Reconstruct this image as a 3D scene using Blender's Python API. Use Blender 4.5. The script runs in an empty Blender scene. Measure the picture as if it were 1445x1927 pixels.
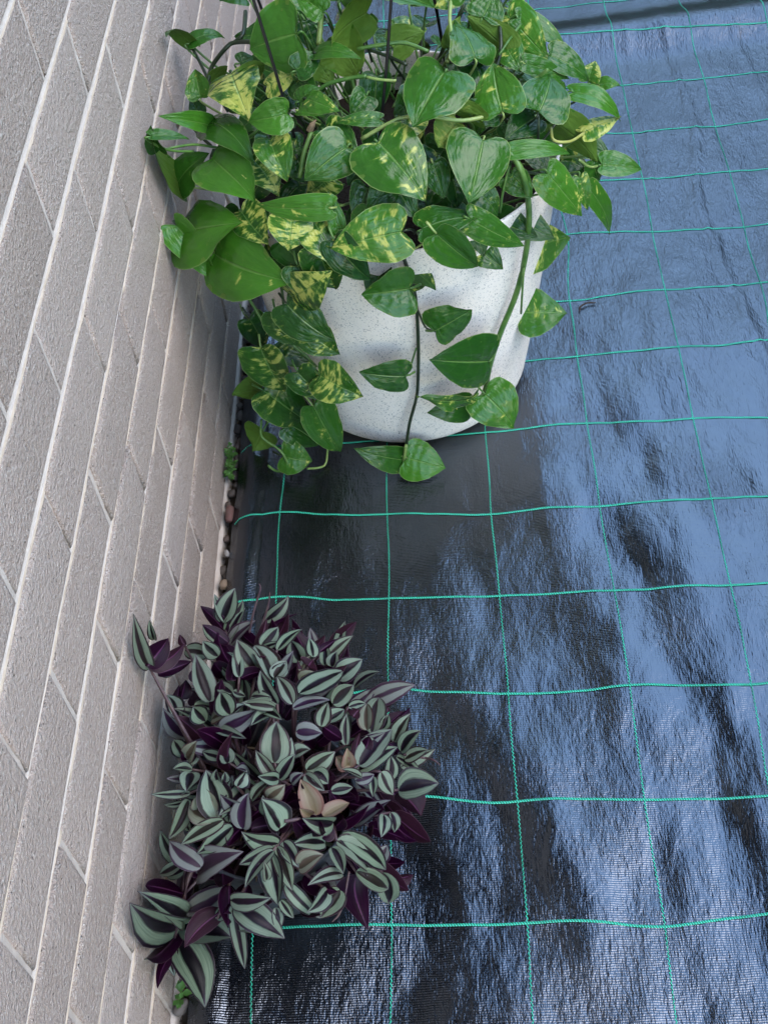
import bpy, bmesh, math, random
from mathutils import Vector, Matrix, noise

S = bpy.context.scene
COL = S.collection
R = math.radians
random.seed(11)

# ---------------------------------------------------------------- camera
IW, IH, FPX = 1445.0, 1927.0, 2418.5
CAM = Vector((0.34656, -0.54646, 1.37092))
cam_d = bpy.data.cameras.new('camera')
cam_o = bpy.data.objects.new('camera', cam_d)
COL.objects.link(cam_o)
cam_o.location = CAM
cam_o.rotation_euler = (0.69044, 0.08674, -0.0029)
cam_d.sensor_fit = 'VERTICAL'
cam_d.sensor_height = 36.0
cam_d.lens = 36.0 * FPX / IH
cam_d.clip_start = 0.02
cam_d.clip_end = 300
S.camera = cam_o
CR = cam_o.rotation_euler.to_matrix()

# ---------------------------------------------------------------- light
SUN_EL, SUN_AZ = R(55), R(112)          # azimuth clockwise from +Y
w = bpy.data.worlds.new('World')
S.world = w
w.use_nodes = True
nt = w.node_tree
for n in list(nt.nodes):
    nt.nodes.remove(n)
wo = nt.nodes.new('ShaderNodeOutputWorld')
bg = nt.nodes.new('ShaderNodeBackground')
sky = nt.nodes.new('ShaderNodeTexSky')
sky.sky_type = 'NISHITA'
sky.sun_disc = False
sky.sun_elevation = SUN_EL
sky.sun_rotation = SUN_AZ
sky.altitude = 50
sky.air_density = 1.9
sky.dust_density = 0.3
sky.ozone_density = 1.6
bg.inputs['Strength'].default_value = 0.15
nt.links.new(sky.outputs[0], bg.inputs[0])
nt.links.new(bg.outputs[0], wo.inputs[0])
sl = bpy.data.lights.new('sun', 'SUN')
sl.energy = 0.55
sl.angle = R(48)
sl.color = (1.0, 0.82, 0.64)
so = bpy.data.objects.new('sun', sl)
COL.objects.link(so)
sd = Vector((math.sin(SUN_AZ) * math.cos(SUN_EL), math.cos(SUN_AZ) * math.cos(SUN_EL), math.sin(SUN_EL)))
so.rotation_euler = (-sd).to_track_quat('-Z', 'Y').to_euler()
so.location = sd * 6
S.view_settings.view_transform = 'Standard'
S.view_settings.look = 'None'
S.view_settings.gamma = 1.0
S.view_settings.exposure = 2.25
S.render.engine = 'CYCLES'

# ---------------------------------------------------------------- helpers
def ray(px, py):
    return (CR @ Vector(((px - IW / 2) / FPX, -(py - IH / 2) / FPX, -1.0)))

def at_plane(px, py, ax, v):
    d = ray(px, py)
    return CAM + d * ((v - CAM[ax]) / d[ax])

def on_ell(px, py, c, r):
    """first meeting of the sight line with an ellipsoid; if it passes by, the point of nearest approach"""
    d = ray(px, py)
    o = Vector([(CAM[i] - c[i]) / r[i] for i in range(3)])
    e = Vector([d[i] / r[i] for i in range(3)])
    a, b, cc = e.dot(e), 2 * o.dot(e), o.dot(o) - 1
    q = b * b - 4 * a * cc
    t = (-b - math.sqrt(q)) / (2 * a) if q > 0 else -b / (2 * a)
    return CAM + d * t

def link(name, me, mats, parent=None, loc=None):
    o = bpy.data.objects.new(name, me)
    COL.objects.link(o)
    if not isinstance(mats, (list, tuple)):
        mats = [mats]
    if len(me.materials) == 0:
        for m in mats:
            me.materials.append(m)
    if parent:
        o.parent = parent
    if loc is not None:
        o.location = loc
    return o

def mesh(name, vs, fs, smooth=True, mi=None, uvs=None):
    me = bpy.data.meshes.new(name)
    me.from_pydata([tuple(v) for v in vs], [], fs)
    if smooth:
        me.polygons.foreach_set('use_smooth', [True] * len(me.polygons))
    if mi:
        me.polygons.foreach_set('material_index', mi)
    if uvs:
        l = me.uv_layers.new(name='UVMap')
        idx = [0] * len(me.loops)
        me.loops.foreach_get('vertex_index', idx)
        flat = []
        for i in idx:
            flat += uvs[i]
        l.data.foreach_set('uv', flat)
    me.update()
    return me

def empty(name, loc, label, cat, group=None):
    o = bpy.data.objects.new(name, None)
    COL.objects.link(o)
    o.location = loc
    o.empty_display_size = 0.05
    tag(o, label, cat, group)
    return o

def tag(o, label=None, cat=None, group=None, kind=None):
    if label: o['label'] = label
    if cat: o['category'] = cat
    if group: o['group'] = group
    if kind: o['kind'] = kind
    return o

def tube(pts, rads, n=7, cap=True):
    """tapered tube along points (catmull-rom smoothed)"""
    P = [Vector(p) for p in pts]
    if not isinstance(rads, (list, tuple)):
        rads = [rads] * len(P)
    Q, RR = [], []
    for i in range(len(P) - 1):
        p0 = P[i - 1] if i else P[0] * 2 - P[1]
        p1, p2 = P[i], P[i + 1]
        p3 = P[i + 2] if i + 2 < len(P) else P[-1] * 2 - P[-2]
        m = 5
        for k in range(m):
            t = k / m
            Q.append(0.5 * ((2 * p1) + (p2 - p0) * t + (2 * p0 - 5 * p1 + 4 * p2 - p3) * t * t + (3 * p1 - p0 - 3 * p2 + p3) * t ** 3))
            RR.append(rads[i] * (1 - t) + rads[i + 1] * t)
    Q.append(P[-1]); RR.append(rads[-1])
    vs, fs = [], []
    up = Vector((0.31, 0.17, 0.93))
    for i, q in enumerate(Q):
        d = (Q[min(i + 1, len(Q) - 1)] - Q[max(i - 1, 0)]).normalized()
        if abs(d.dot(up)) > .96: up = Vector((1, .1, .1)).normalized()
        a = d.cross(up).normalized(); b = d.cross(a)
        for k in range(n):
            g = 2 * math.pi * k / n
            vs.append(q + (a * math.cos(g) + b * math.sin(g)) * RR[i])
    for i in range(len(Q) - 1):
        for k in range(n):
            k2 = (k + 1) % n
            fs.append((i * n + k, i * n + k2, (i + 1) * n + k2, (i + 1) * n + k))
    if cap:
        fs.append(tuple(range(n - 1, -1, -1)))
        fs.append(tuple(range((len(Q) - 1) * n, len(Q) * n)))
    return vs, fs

# ---- node helpers
class NT:
    def __init__(s, name):
        s.m = bpy.data.materials.new(name)
        s.m.use_nodes = True
        s.t = s.m.node_tree
        for n in list(s.t.nodes): s.t.nodes.remove(n)
        s.out = s.n('ShaderNodeOutputMaterial')
    def n(s, typ, **kw):
        x = s.t.nodes.new(typ)
        for k, v in kw.items():
            if k.startswith('i_'):
                x.inputs[k[2:].replace('_', ' ')].default_value = v
            else:
                setattr(x, k, v)
        return x
    def l(s, a, b): s.t.links.new(a, b)
    def inp(s, x, sock):
        if isinstance(x, (int, float)): sock.default_value = x
        elif isinstance(x, (tuple, list)): sock.default_value = x if len(x) == len(sock.default_value) else tuple(x) + (1.0,)
        else: s.l(x, sock)
    def math(s, op, a, b=0.0, c=None, clamp=False):
        m = s.n('ShaderNodeMath', operation=op); m.use_clamp = clamp
        s.inp(a, m.inputs[0]); s.inp(b, m.inputs[1])
        if c is not None: s.inp(c, m.inputs[2])
        return m.outputs[0]
    def mix(s, f, a, b, mode='MIX'):
        m = s.n('ShaderNodeMix', data_type='RGBA', blend_type=mode)
        s.inp(f, m.inputs[0]); s.inp(a, m.inputs[6]); s.inp(b, m.inputs[7])
        return m.outputs[2]
    def ss(s, v, a, b):
        m = s.n('ShaderNodeMapRange', interpolation_type='SMOOTHSTEP')
        s.inp(v, m.inputs[0]); s.inp(a, m.inputs[1]); s.inp(b, m.inputs[2])
        return m.outputs[0]
    def mr(s, v, a, b, c, d):
        m = s.n('ShaderNodeMapRange')
        for i, x in enumerate((v, a, b, c, d)): s.inp(x, m.inputs[i])
        return m.outputs[0]
    def noise(s, vec, scale, detail=3, rough=0.55, dist=0.0):
        x = s.n('ShaderNodeTexNoise')
        if vec is not None: s.l(vec, x.inputs['Vector'])
        x.inputs['Scale'].default_value = scale; x.inputs['Detail'].default_value = detail
        x.inputs['Roughness'].default_value = rough; x.inputs['Distortion'].default_value = dist
        return x.outputs[0]
    def vor(s, vec, scale, feature='F1'):
        x = s.n('ShaderNodeTexVoronoi', feature=feature)
        s.l(vec, x.inputs['Vector']); x.inputs['Scale'].default_value = scale
        return x
    def mapv(s, vec, sc=(1, 1, 1), rot=(0, 0, 0), loc=(0, 0, 0)):
        x = s.n('ShaderNodeMapping')
        s.l(vec, x.inputs[0]); x.inputs['Scale'].default_value = sc; x.inputs['Rotation'].default_value = rot
        s.inp(loc, x.inputs['Location'])
        return x.outputs[0]
    def bump(s, h, strength, dist, prev=None):
        b = s.n('ShaderNodeBump'); b.inputs['Strength'].default_value = strength; b.inputs['Distance'].default_value = dist
        s.l(h, b.inputs['Height'])
        if prev is not None: s.l(prev, b.inputs['Normal'])
        return b.outputs[0]
    def pbsdf(s, col, rough, normal=None, spec=0.5, **kw):
        p = s.n('ShaderNodeBsdfPrincipled')
        s.inp(col, p.inputs['Base Color']); s.inp(rough, p.inputs['Roughness'])
        s.inp(spec, p.inputs['Specular IOR Level'])
        if normal is not None: s.l(normal, p.inputs['Normal'])
        for k, v in kw.items(): s.inp(v, p.inputs[k])
        return p.outputs[0]
    def done(s, sh):
        s.l(sh, s.out.inputs[0]); return s.m
    @property
    def obj(s): return s.n('ShaderNodeTexCoord').outputs['Object']
    @property
    def uv(s): return s.n('ShaderNodeTexCoord').outputs['UV']
    @property
    def pos(s): return s.n('ShaderNodeNewGeometry').outputs['Position']

# ---------------------------------------------------------------- materials
def m_brick():
    t = NT('brick'); p = t.pos
    oi = t.n('ShaderNodeObjectInfo')
    rnd = oi.outputs['Random']
    big = t.noise(p, 9, 3)
    fine = t.noise(p, 190, 4, .72)
    grit = t.noise(p, 420, 2, .6)
    c = t.mix(rnd, (.50, .395, .340), (.66, .54, .475))
    c = t.mix(t.math('MULTIPLY', t.ss(big, .3, .7), .6), c, (.60, .482, .422))
    c = t.mix(t.math('MULTIPLY', t.ss(fine, .52, .66), .75), c, (.66, .57, .51))
    c = t.mix(t.math('MULTIPLY', t.ss(grit, .58, .66), .75), c, (.82, .76, .70))
    pit = t.vor(p, 210)
    pitm = t.math('SUBTRACT', 1.0, t.ss(pit.outputs['Distance'], .10, .24))
    sel = t.noise(p, 60, 2)
    pitm = t.math('MULTIPLY', pitm, t.ss(sel, .52, .62))
    c = t.mix(t.math('MULTIPLY', pitm, .85), c, (.14, .115, .105))
    # old weather stains
    st = t.noise(t.mapv(p, (1, 1, .35)), 26, 5, .65)
    c = t.mix(t.math('MULTIPLY', t.ss(st, .58, .78), .22), c, (.25, .225, .21))
    h = t.math('ADD', t.math('MULTIPLY', fine, 1.0), t.math('MULTIPLY', grit, .35))
    h = t.math('SUBTRACT', h, t.math('MULTIPLY', pitm, .8))
    nb = t.bump(h, 1.0, .012)
    rg = t.mr(fine, .3, .7, .60, .30)
    return t.done(t.pbsdf(c, rg, nb, .45))

def m_mortar():
    t = NT('mortar'); p = t.pos
    a = t.noise(p, 45, 4, .6); b = t.noise(p, 420, 3, .6)
    c = t.mix(t.ss(a, .3, .7), (.47, .415, .37), (.55, .485, .43))
    c = t.mix(t.math('MULTIPLY', t.ss(b, .55, .7), .5), c, (.50, .49, .47))
    d = t.noise(p, 13, 4, .6)
    c = t.mix(t.math('MULTIPLY', t.ss(d, .6, .75), .5), c, (.36, .33, .30))
    return t.done(t.pbsdf(c, .85, t.bump(t.math('ADD', a, b), .6, .0015), .25))

def m_ledge():
    t = NT('pale_mortar_smear'); p = t.pos
    a = t.noise(p, 70, 4, .6); b = t.noise(p, 420, 3, .6)
    c = t.mix(t.ss(a, .3, .7), (.44, .36, .28), (.55, .455, .36))
    d = t.noise(p, 30, 4, .7)
    c = t.mix(t.math('MULTIPLY', t.ss(d, .6, .74), .55), c, (.44, .40, .36))
    return t.done(t.pbsdf(c, .85, t.bump(t.math('ADD', a, b), .5, .001), .25))

def m_cloth():
    t = NT('woven_black_plastic'); p = t.pos
    # woven tapes: ribs across x every 2.4 mm, tape ends along y
    sx = t.n('ShaderNodeSeparateXYZ'); t.l(p, sx.inputs[0])
    wob = t.math('MULTIPLY', t.noise(p, 30, 2), .004)
    rib = t.math('SINE', t.math('MULTIPLY', t.math('ADD', sx.outputs[1], wob), 2 * math.pi / .0026))
    wob2 = t.math('MULTIPLY', t.noise(p, 40, 2), .003)
    tape = t.math('SINE', t.math('MULTIPLY', t.math('ADD', sx.outputs[0], wob2), 2 * math.pi / .0031))
    tick = t.noise(t.mapv(p, (340, 105, 60)), 1.0, 3, .65)
    streak = t.noise(t.mapv(p, (85, 32, 20)), 1.0, 4, .62)
    crumple = t.noise(t.mapv(p, (30, 16, 10)), 1.0, 4, .6, .6)
    patch = t.noise(t.mapv(p, (7, 4.5, 4)), 1.0, 3, .5)
    pk = t.math('MAXIMUM', t.ss(patch, .42, .64), t.math('MULTIPLY', t.ss(sx.outputs[1], .50, 1.15), t.ss(patch, .22, .46)))
    h = t.math('MULTIPLY', rib, .000072)
    h = t.math('ADD', h, t.math('MULTIPLY', tape, .000012))
    h = t.math('ADD', h, t.math('MULTIPLY', tick, t.mr(pk, 0, 1, .00032, .00085)))
    h = t.math('ADD', h, t.math('MULTIPLY', streak, t.mr(pk, 0, 1, .0004, .0019)))
    h = t.math('ADD', h, t.math('MULTIPLY', crumple, .0016))
    nb = t.bump(h, 1.0, 1.0)
    c = t.mix(t.ss(t.noise(p, 3.0, 4), .4, .7), (.0014, .0017, .0028), (.0030, .0038, .0060))
    dust = t.math('MULTIPLY', t.ss(t.noise(p, 6.0, 5, .65), .5, .8), t.ss(t.noise(p, 160, 2), .4, .6))
    c = t.mix(t.math('MULTIPLY', dust, .25), c, (.03, .03, .034))
    rg = t.mr(t.noise(p, 55, 3), .3, .7, .09, .18)
    return t.done(t.pbsdf(c, rg, nb, 1.0, IOR=1.72, **{'Specular Tint': (.78, .86, 1.0, 1.0)}))

def m_thread():
    t = NT('green_thread'); p = t.pos
    sx = t.n('ShaderNodeSeparateXYZ'); t.l(p, sx.inputs[0])
    st = t.math('SINE', t.math('MULTIPLY', t.math('ADD', sx.outputs[0], t.math('MULTIPLY', sx.outputs[1], .6)), 2 * math.pi / .0030))
    c = t.mix(t.ss(st, -.8, .6), (.008, .17, .10), (.048, .62, .42))
    c = t.mix(t.math('MULTIPLY', t.ss(t.noise(p, 14, 3), .48, .7), .45), c, (.008, .16, .11))
    return t.done(t.pbsdf(c, .34, t.bump(st, .7, .0006), .7))

def m_pot():
    t = NT('speckled_white'); p = t.pos
    mp = t.mapv(p, (1, 1, .72))
    c = t.mix(t.noise(p, 7, 3), (.87, .82, .765), (.91, .86, .805))
    m = None
    for sc, th, dens, col, amt in ((420, .30, .42, (.20, .205, .22), .60), (640, .34, .35, (.40, .41, .42), .6), (230, .13, .72, (.16, .155, .15), .75)):
        v = t.vor(mp, sc)
        wv = t.n('ShaderNodeSeparateColor'); t.l(v.outputs['Color'], wv.inputs[0])
        k = t.math('MULTIPLY', t.math('LESS_THAN', v.outputs['Distance'], t.math('MULTIPLY', wv.outputs[0], th * 1.5)), t.math('GREATER_THAN', wv.outputs[1], dens))
        c = t.mix(t.math('MULTIPLY', k, amt), c, col)
        m = k if m is None else t.math('ADD', m, k)
    f = t.noise(p, 380, 3)
    dirt = t.math('MULTIPLY', t.ss(t.noise(t.mapv(p, (1, 1, .4)), 14, 6, .7), .50, .75), .30)
    c = t.mix(dirt, c, (.50, .47, .42))
    nb = t.bump(t.math('SUBTRACT', f, t.math('MULTIPLY', m, .5)), .35, .0008)
    return t.done(t.pbsdf(c, .62, nb, .35))

def m_soil():
    t = NT('soil'); p = t.pos
    a = t.noise(p, 40, 5, .7)
    c = t.mix(a, (.006, .0045, .0035), (.028, .020, .015))
    return t.done(t.pbsdf(c, .95, t.bump(a, 1.0, .012), .2))

def m_pothos(under=False):
    t = NT('pothos_leaf_under' if under else 'pothos_leaf')
    oi = t.n('ShaderNodeObjectInfo')
    cs = t.n('ShaderNodeSeparateColor'); t.l(oi.outputs['Color'], cs.inputs[0])
    var, tone, seed = cs.outputs[0], cs.outputs[1], cs.outputs[2]
    u = t.n('ShaderNodeSeparateXYZ'); t.l(t.uv, u.inputs[0])
    a = t.math('ABSOLUTE', t.math('SUBTRACT', t.math('MULTIPLY', u.outputs[0], 2.0), 1.0))
    cx = t.n('ShaderNodeCombineXYZ')
    t.l(t.math('MULTIPLY', u.outputs[0], 2.0), cx.inputs[0]); t.l(u.outputs[1], cx.inputs[1])
    t.l(t.math('MULTIPLY', oi.outputs['Random'], 41.0), cx.inputs[2])
    vec = cx.outputs[0]
    # streaks follow the side veins: long in u, narrow in v
    str_ = t.noise(t.mapv(vec, (1.1, 10.5, 1)), 1.0, 4, .58, .35)
    str2 = t.noise(t.mapv(vec, (3.2, 26, 1)), 1.0, 2, .5, .2)
    blotch = t.noise(t.mapv(vec, (1.3, 1.5, 1)), 1.0, 2, .5)
    sm = t.math('ADD', t.math('MULTIPLY', str_, .62), t.math('MULTIPLY', str2, .26))
    sm = t.math('ADD', sm, t.math('MULTIPLY', blotch, .34))
    thr = t.mr(var, 0, 1, .835, .545)
    vm = t.ss(t.math('SUBTRACT', sm, thr), -.030, .055)
    vm2 = t.ss(t.math('SUBTRACT', sm, thr), -.085, .0)
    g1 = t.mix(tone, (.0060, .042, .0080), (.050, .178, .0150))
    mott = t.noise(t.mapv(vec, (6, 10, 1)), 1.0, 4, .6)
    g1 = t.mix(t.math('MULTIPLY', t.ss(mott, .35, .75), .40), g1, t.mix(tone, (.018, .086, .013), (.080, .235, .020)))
    g2 = t.mix(t.math('MULTIPLY', vm2, t.math('MULTIPLY', var, .85)), g1, (.085, .20, .026))
    col = t.mix(vm, g2, t.mix(t.noise(t.mapv(vec, (3, 8, 1)), 1.0, 2), (.27, .34, .040), (.52, .53, .15)))
    # midrib and side veins
    vein = t.math('SUBTRACT', u.outputs[1], t.math('MULTIPLY', a, .16))
    sv = t.math('SINE', t.math('MULTIPLY', vein, 44.0))
    mid = t.math('SUBTRACT', 1.0, t.ss(a, .012, .055))
    col = t.mix(t.math('MULTIPLY', mid, .50), col, (.16, .30, .07))
    col = t.mix(t.math('MULTIPLY', t.ss(sv, .90, 1.0), .06), col, (.10, .23, .05))
    edge = t.ss(a, .965, .992)
    col = t.mix(t.math('MULTIPLY', edge, .55), col, (.30, .40, .14))
    if under:
        col = t.mix(.62, col, t.mix(tone, (.075, .135, .022), (.125, .19, .032)))
    big = t.noise(t.mapv(vec, (3, 4, 1)), 1.0, 2)
    h = t.math('ADD', t.math('MULTIPLY', sv, .26), t.math('MULTIPLY', mid, -2.2))
    h = t.math('ADD', h, t.math('MULTIPLY', mott, 1.3))
    h = t.math('ADD', h, t.math('MULTIPLY', big, 3.4))
    nb = t.bump(h, .55, .0012)
    rg = .5 if under else t.mr(mott, .3, .7, .15, .27)
    sh = t.pbsdf(col, rg, nb, .20 if under else .38)
    tr = t.n('ShaderNodeBsdfTranslucent')
    t.l(t.mix(.55, col, (.20, .36, .02)), tr.inputs[0])
    mx = t.n('ShaderNodeMixShader'); mx.inputs[0].default_value = .13
    t.l(sh, mx.inputs[1]); t.l(tr.outputs[0], mx.inputs[2])
    return t.done(mx.outputs[0])

def m_stem(name, c1, c2, rough=.38):
    t = NT(name); p = t.pos
    a = t.noise(p, 60, 3)
    return t.done(t.pbsdf(t.mix(t.ss(a, .35, .65), c1, c2), rough, t.bump(t.noise(p, 300, 2), .3, .0006), .45))

def m_zebra(under=False):
    t = NT('striped_leaf_under' if under else 'striped_leaf')
    oi = t.n('ShaderNodeObjectInfo')
    cs = t.n('ShaderNodeSeparateColor'); t.l(oi.outputs['Color'], cs.inputs[0])
    pink, purp, pale = cs.outputs[0], cs.outputs[1], cs.outputs[2]
    u = t.n('ShaderNodeSeparateXYZ'); t.l(t.uv, u.inputs[0])
    a = t.math('ABSOLUTE', t.math('SUBTRACT', t.math('MULTIPLY', u.outputs[0], 2.0), 1.0))
    cx = t.n('ShaderNodeCombineXYZ')
    t.l(u.outputs[0], cx.inputs[0]); t.l(u.outputs[1], cx.inputs[1]); t.l(t.math('MULTIPLY', oi.outputs['Random'], 37.0), cx.inputs[2])
    vec = cx.outputs[0]
    lines = t.noise(t.mapv(vec, (34, 2.2, 1)), 1.0, 3, .6)
    wav = t.noise(t.mapv(vec, (2.5, 3, 1)), 1.0, 2)
    aw = t.math('ADD', a, t.math('MULTIPLY', t.math('SUBTRACT', wav, .5), .22))
    aw = t.math('ADD', aw, t.math('MULTIPLY', t.math('SUBTRACT', lines, .5), .14))
    aw = t.math('ADD', aw, t.math('MULTIPLY', t.math('SUBTRACT', oi.outputs['Random'], .5), .22))
    band = t.math('MULTIPLY', t.ss(aw, .24, .38), t.math('SUBTRACT', 1.0, t.ss(aw, .80, .90)))
    silver = t.mix(t.ss(lines, .3, .7), (.070, .108, .068), (.145, .195, .128))
    silver = t.mix(t.math('MULTIPLY', t.ss(oi.outputs['Random'], .3, 1.0), .5), silver, (.17, .235, .16))
    silver = t.mix(t.math('MULTIPLY', pale, .55), silver, (.27, .34, .30))
    dark = t.mix(t.ss(wav, .4, .65), (.0028, .0032, .0034), (.009, .0042, .0085))
    dark = t.mix(t.math('MULTIPLY', purp, .8), dark, (.028, .010, .032))
    silver = t.mix(t.math('MULTIPLY', purp, .55), silver, (.15, .13, .17))
    col = t.mix(t.math('MULTIPLY', band, .94), dark, silver)
    tip = t.math('MULTIPLY', t.ss(u.outputs[1], .70, 1.0), .38)
    col = t.mix(tip, col, t.mix(pale, (.10, .055, .11), (.22, .24, .22)))
    rim = t.ss(a, .955, .985)
    col = t.mix(t.math('MULTIPLY', rim, .5), col, (.10, .075, .09))
    col = t.mix(t.math('MULTIPLY', pink, .72), col, t.mix(t.ss(aw, .05, .9), (.22, .18, .105), (.24, .125, .10)))
    if under:
        v = t.mix(t.ss(lines, .3, .7), (.0075, .0008, .0068), (.017, .0014, .0135))
        midr = t.math('SUBTRACT', 1.0, t.ss(a, .02, .08))
        v = t.mix(t.math('MULTIPLY', midr, .4), v, (.16, .05, .14))
        v = t.mix(t.math('MULTIPLY', rim, .5), v, (.18, .09, .13))
        col = t.mix(t.math('MULTIPLY', pink, .6), v, (.30, .16, .12))
    nb = t.bump(t.math('ADD', lines, t.math('MULTIPLY', wav, 1.5)), .35, .0007)
    sh = t.pbsdf(col, .34, nb, .13)
    tr = t.n('ShaderNodeBsdfTranslucent'); t.l(t.mix(.4, col, (.16, .05, .10)), tr.inputs[0])
    mx = t.n('ShaderNodeMixShader'); mx.inputs[0].default_value = .07
    t.l(sh, mx.inputs[1]); t.l(tr.outputs[0], mx.inputs[2])
    return t.done(mx.outputs[0])

def m_plain(name, c, rough=.5, spec=.5, sc=120, var=.25, bumpd=.0008):
    t = NT(name); p = t.pos
    a = t.noise(p, sc, 4, .6)
    d = tuple(x * (1 - var) for x in c); e = tuple(min(1, x * (1 + var)) for x in c)
    return t.done(t.pbsdf(t.mix(a, d, e), rough, t.bump(a, .5, bumpd), spec))

def m_stone():
    t = NT('pebble'); p = t.pos
    oi = t.n('ShaderNodeObjectInfo')
    a = t.noise(p, 110, 5, .65)
    c = t.mix(t.ss(a, .3, .7), t.mix(.5, oi.outputs['Color'], (.10, .085, .075)), oi.outputs['Color'])
    return t.done(t.pbsdf(c, .7, t.bump(a, .7, .0016), .35))

M = dict(brick=m_brick(), mortar=m_mortar(), ledge=m_ledge(), cloth=m_cloth(), thread=m_thread(), pot=m_pot(), soil=m_soil(),
         pl=m_pothos(), plu=m_pothos(True), zl=m_zebra(), zlu=m_zebra(True), stone=m_stone(),
         stem=m_stem('green_stem', (.045, .125, .022), (.10, .20, .045)),
         pstem=m_stem('pale_stem', (.17, .27, .07), (.27, .35, .11)),
         dstem=m_stem('dark_stem', (.012, .022, .010), (.025, .045, .018)),
         ystem=m_stem('yellow_stem', (.32, .34, .08), (.42, .44, .14)),
         zstem=m_stem('purple_stem', (.045, .022, .032), (.085, .050, .050), .5),
         strap=m_plain('black_plastic', (.006, .006, .008), .38, .5, 200, .3, .0003),
         grey=m_plain('slate_plastic', (.040, .046, .058), .48, .45, 60, .15, .0004),
         eave=m_plain('added_soffit', (.026, .029, .034), .8, .2),  # kept dark for the added eave that the mat mirrors
         gutter=m_plain('painted_steel', (.22, .22, .22), .45, .5),
         weed=m_plain('weed_leaf', (.060, .15, .030), .5, .4, 90, .35),
         twig=m_plain('twig_bark', (.035, .022, .016), .8, .3, 200, .4),
         husk=m_plain('dry_husk', (.22, .16, .10), .8, .2, 150, .35),
         ground=m_plain('bare_earth', (.085, .066, .050), .95, .2, 12, .4, .01))

# ---------------------------------------------------------------- ground
gv = [(-40, -40, -.040), (40, -40, -.040), (40, 40, -.040), (-40, 40, -.040)]
tag(link('ground', mesh('ground', gv, [(0, 1, 2, 3)], False), M['ground']), 'bare earth below the black woven mat', 'ground', kind='structure')

# ---------------------------------------------------------------- brick wall
BZ0, BP, BL = -0.013, 0.0871, 0.2205        # foot of wall, course pitch, brick pitch
JB, JH = 0.0105, 0.0066                     # bed and head joint
wall = empty('brick_wall', (0, 1, BZ0), 'grey mauve brick wall with raked cream mortar joints beside both plants', 'wall')
def brick_mesh(seed):
    rr = random.Random(seed)
    L, H, D, c = BL - JH, BP - JB, .055, .0022
    L += rr.uniform(-.0022, .0022); H += rr.uniform(-.0012, .0012)
    vs, fs = [], []
    def ring(x, dy, dz, jit):
        i = len(vs)
        # eight points round the face, so that edges wander a little
        pts = [(-1, -1), (-.33, -1), (.33, -1), (1, -1), (1, 1), (.33, 1), (-.33, 1), (-1, 1)]
        for a, b in pts:
            vs.append((x + rr.uniform(-jit, jit) * .5, a * (L / 2 - dy) + rr.uniform(-jit, jit), b * (H / 2 - dz) + rr.uniform(-jit, jit)))
        return list(range(i, i + 8))
    r0 = ring(-D, 0, 0, 0); r1 = ring(-c, 0, 0, .0006); r2 = ring(-.0004, c * .8, c * .8, .0005); r3 = ring(0, c * 2.4, c * 2.4, .0004)
    for p, q in ((r0, r1), (r1, r2), (r2, r3)):
        for k in range(8):
            k2 = (k + 1) % 8
            fs.append((p[k], p[k2], q[k2], q[k]))
    fs.append((r3[0], r3[1], r3[6], r3[7])); fs.append((r3[1], r3[2], r3[5], r3[6])); fs.append((r3[2], r3[3], r3[4], r3[5]))
    return mesh('brick', vs, fs, True)
bms = [brick_mesh(i) for i in range(10)]
rb = random.Random(5)
far_v, far_f = [], []
HEADS = []
NC = 28
for c in range(NC):
    z = BZ0 + BP * (c + .5) - JB * .5
    off = 0.25 if c % 2 == 1 else 0.14          # head joints seen at these y in alternate courses
    drift = rb.uniform(-.006, .006)
    for k in range(-8, 20):
        y = off + drift + BL * (k + .5)
        if y < -1.6 or y > 4.1: continue
        HEADS.append((c, y + BL * .5))
        m = rb.choice(bms)
        x = rb.uniform(-.0016, .0014)
        tilt = rb.uniform(-.006, .006)
        if -.62 < y < 2.35 and c < 14:
            o = link('brick', m, M['brick'], wall)
            o.location = Vector((x, y, z + rb.uniform(-.0008, .0008))) - wall.location
            o.rotation_euler = (rb.uniform(-.004, .004), 0, tilt)
        else:
            b0 = len(far_v)
            for v in m.vertices: far_v.append((v.co.x + x, v.co.y + y, v.co.z + z))
            for p in m.polygons: far_f.append(tuple(b0 + i for i in p.vertices))
o = link('brick', mesh('brick', far_v, far_f), M['brick'], wall); o.location = -wall.location; o['kind'] = 'stuff'
WT = BZ0 + BP * NC
# mortar core and raked joints: back face 7 mm in, pale smear lying on each course
vs, fs, mi = [], [], []
ys = [-1.6 + .0125 * i for i in range(int(5.8 / .0125))]
def strip(rows, mat):
    n = len(rows[0]); b0 = len(vs)
    for r in rows: vs.extend(r)
    for i in range(len(rows) - 1):
        for k in range(n - 1):
            fs.append((b0 + i * n + k, b0 + i * n + k + 1, b0 + (i + 1) * n + k + 1, b0 + (i + 1) * n + k)); mi.append(mat)
for c in range(NC):
    zt = BZ0 + BP * (c + 1) - JB            # top of this course
    rows = [[], [], [], [], []]
    for y in ys:
        n1 = noise.noise((y * 40, c * 3.1, 0)); n2 = noise.noise((y * 9, c * 5.7, 4)); n3 = noise.noise((y * 110, c * 2.3, 8))
        dep = -.0046 + .0009 * n2
        fr = -.0016 + .0008 * n1 + .0009 * n2 + .0005 * n3
        if n2 > .42: fr = -.0045
        rows[0].append((fr - .0006, y, zt - .0006))
        rows[1].append((fr - .0008, y, zt + .0008 + .0004 * n1))
        rows[2].append((dep + .0014, y, zt + .0018 + .0006 * n3))
        rows[3].append((dep, y, zt + .0036))
        rows[4].append((dep - .0008, y, zt + JB + .002))
    strip(rows[:3], 1); strip(rows[2:], 0)
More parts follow.
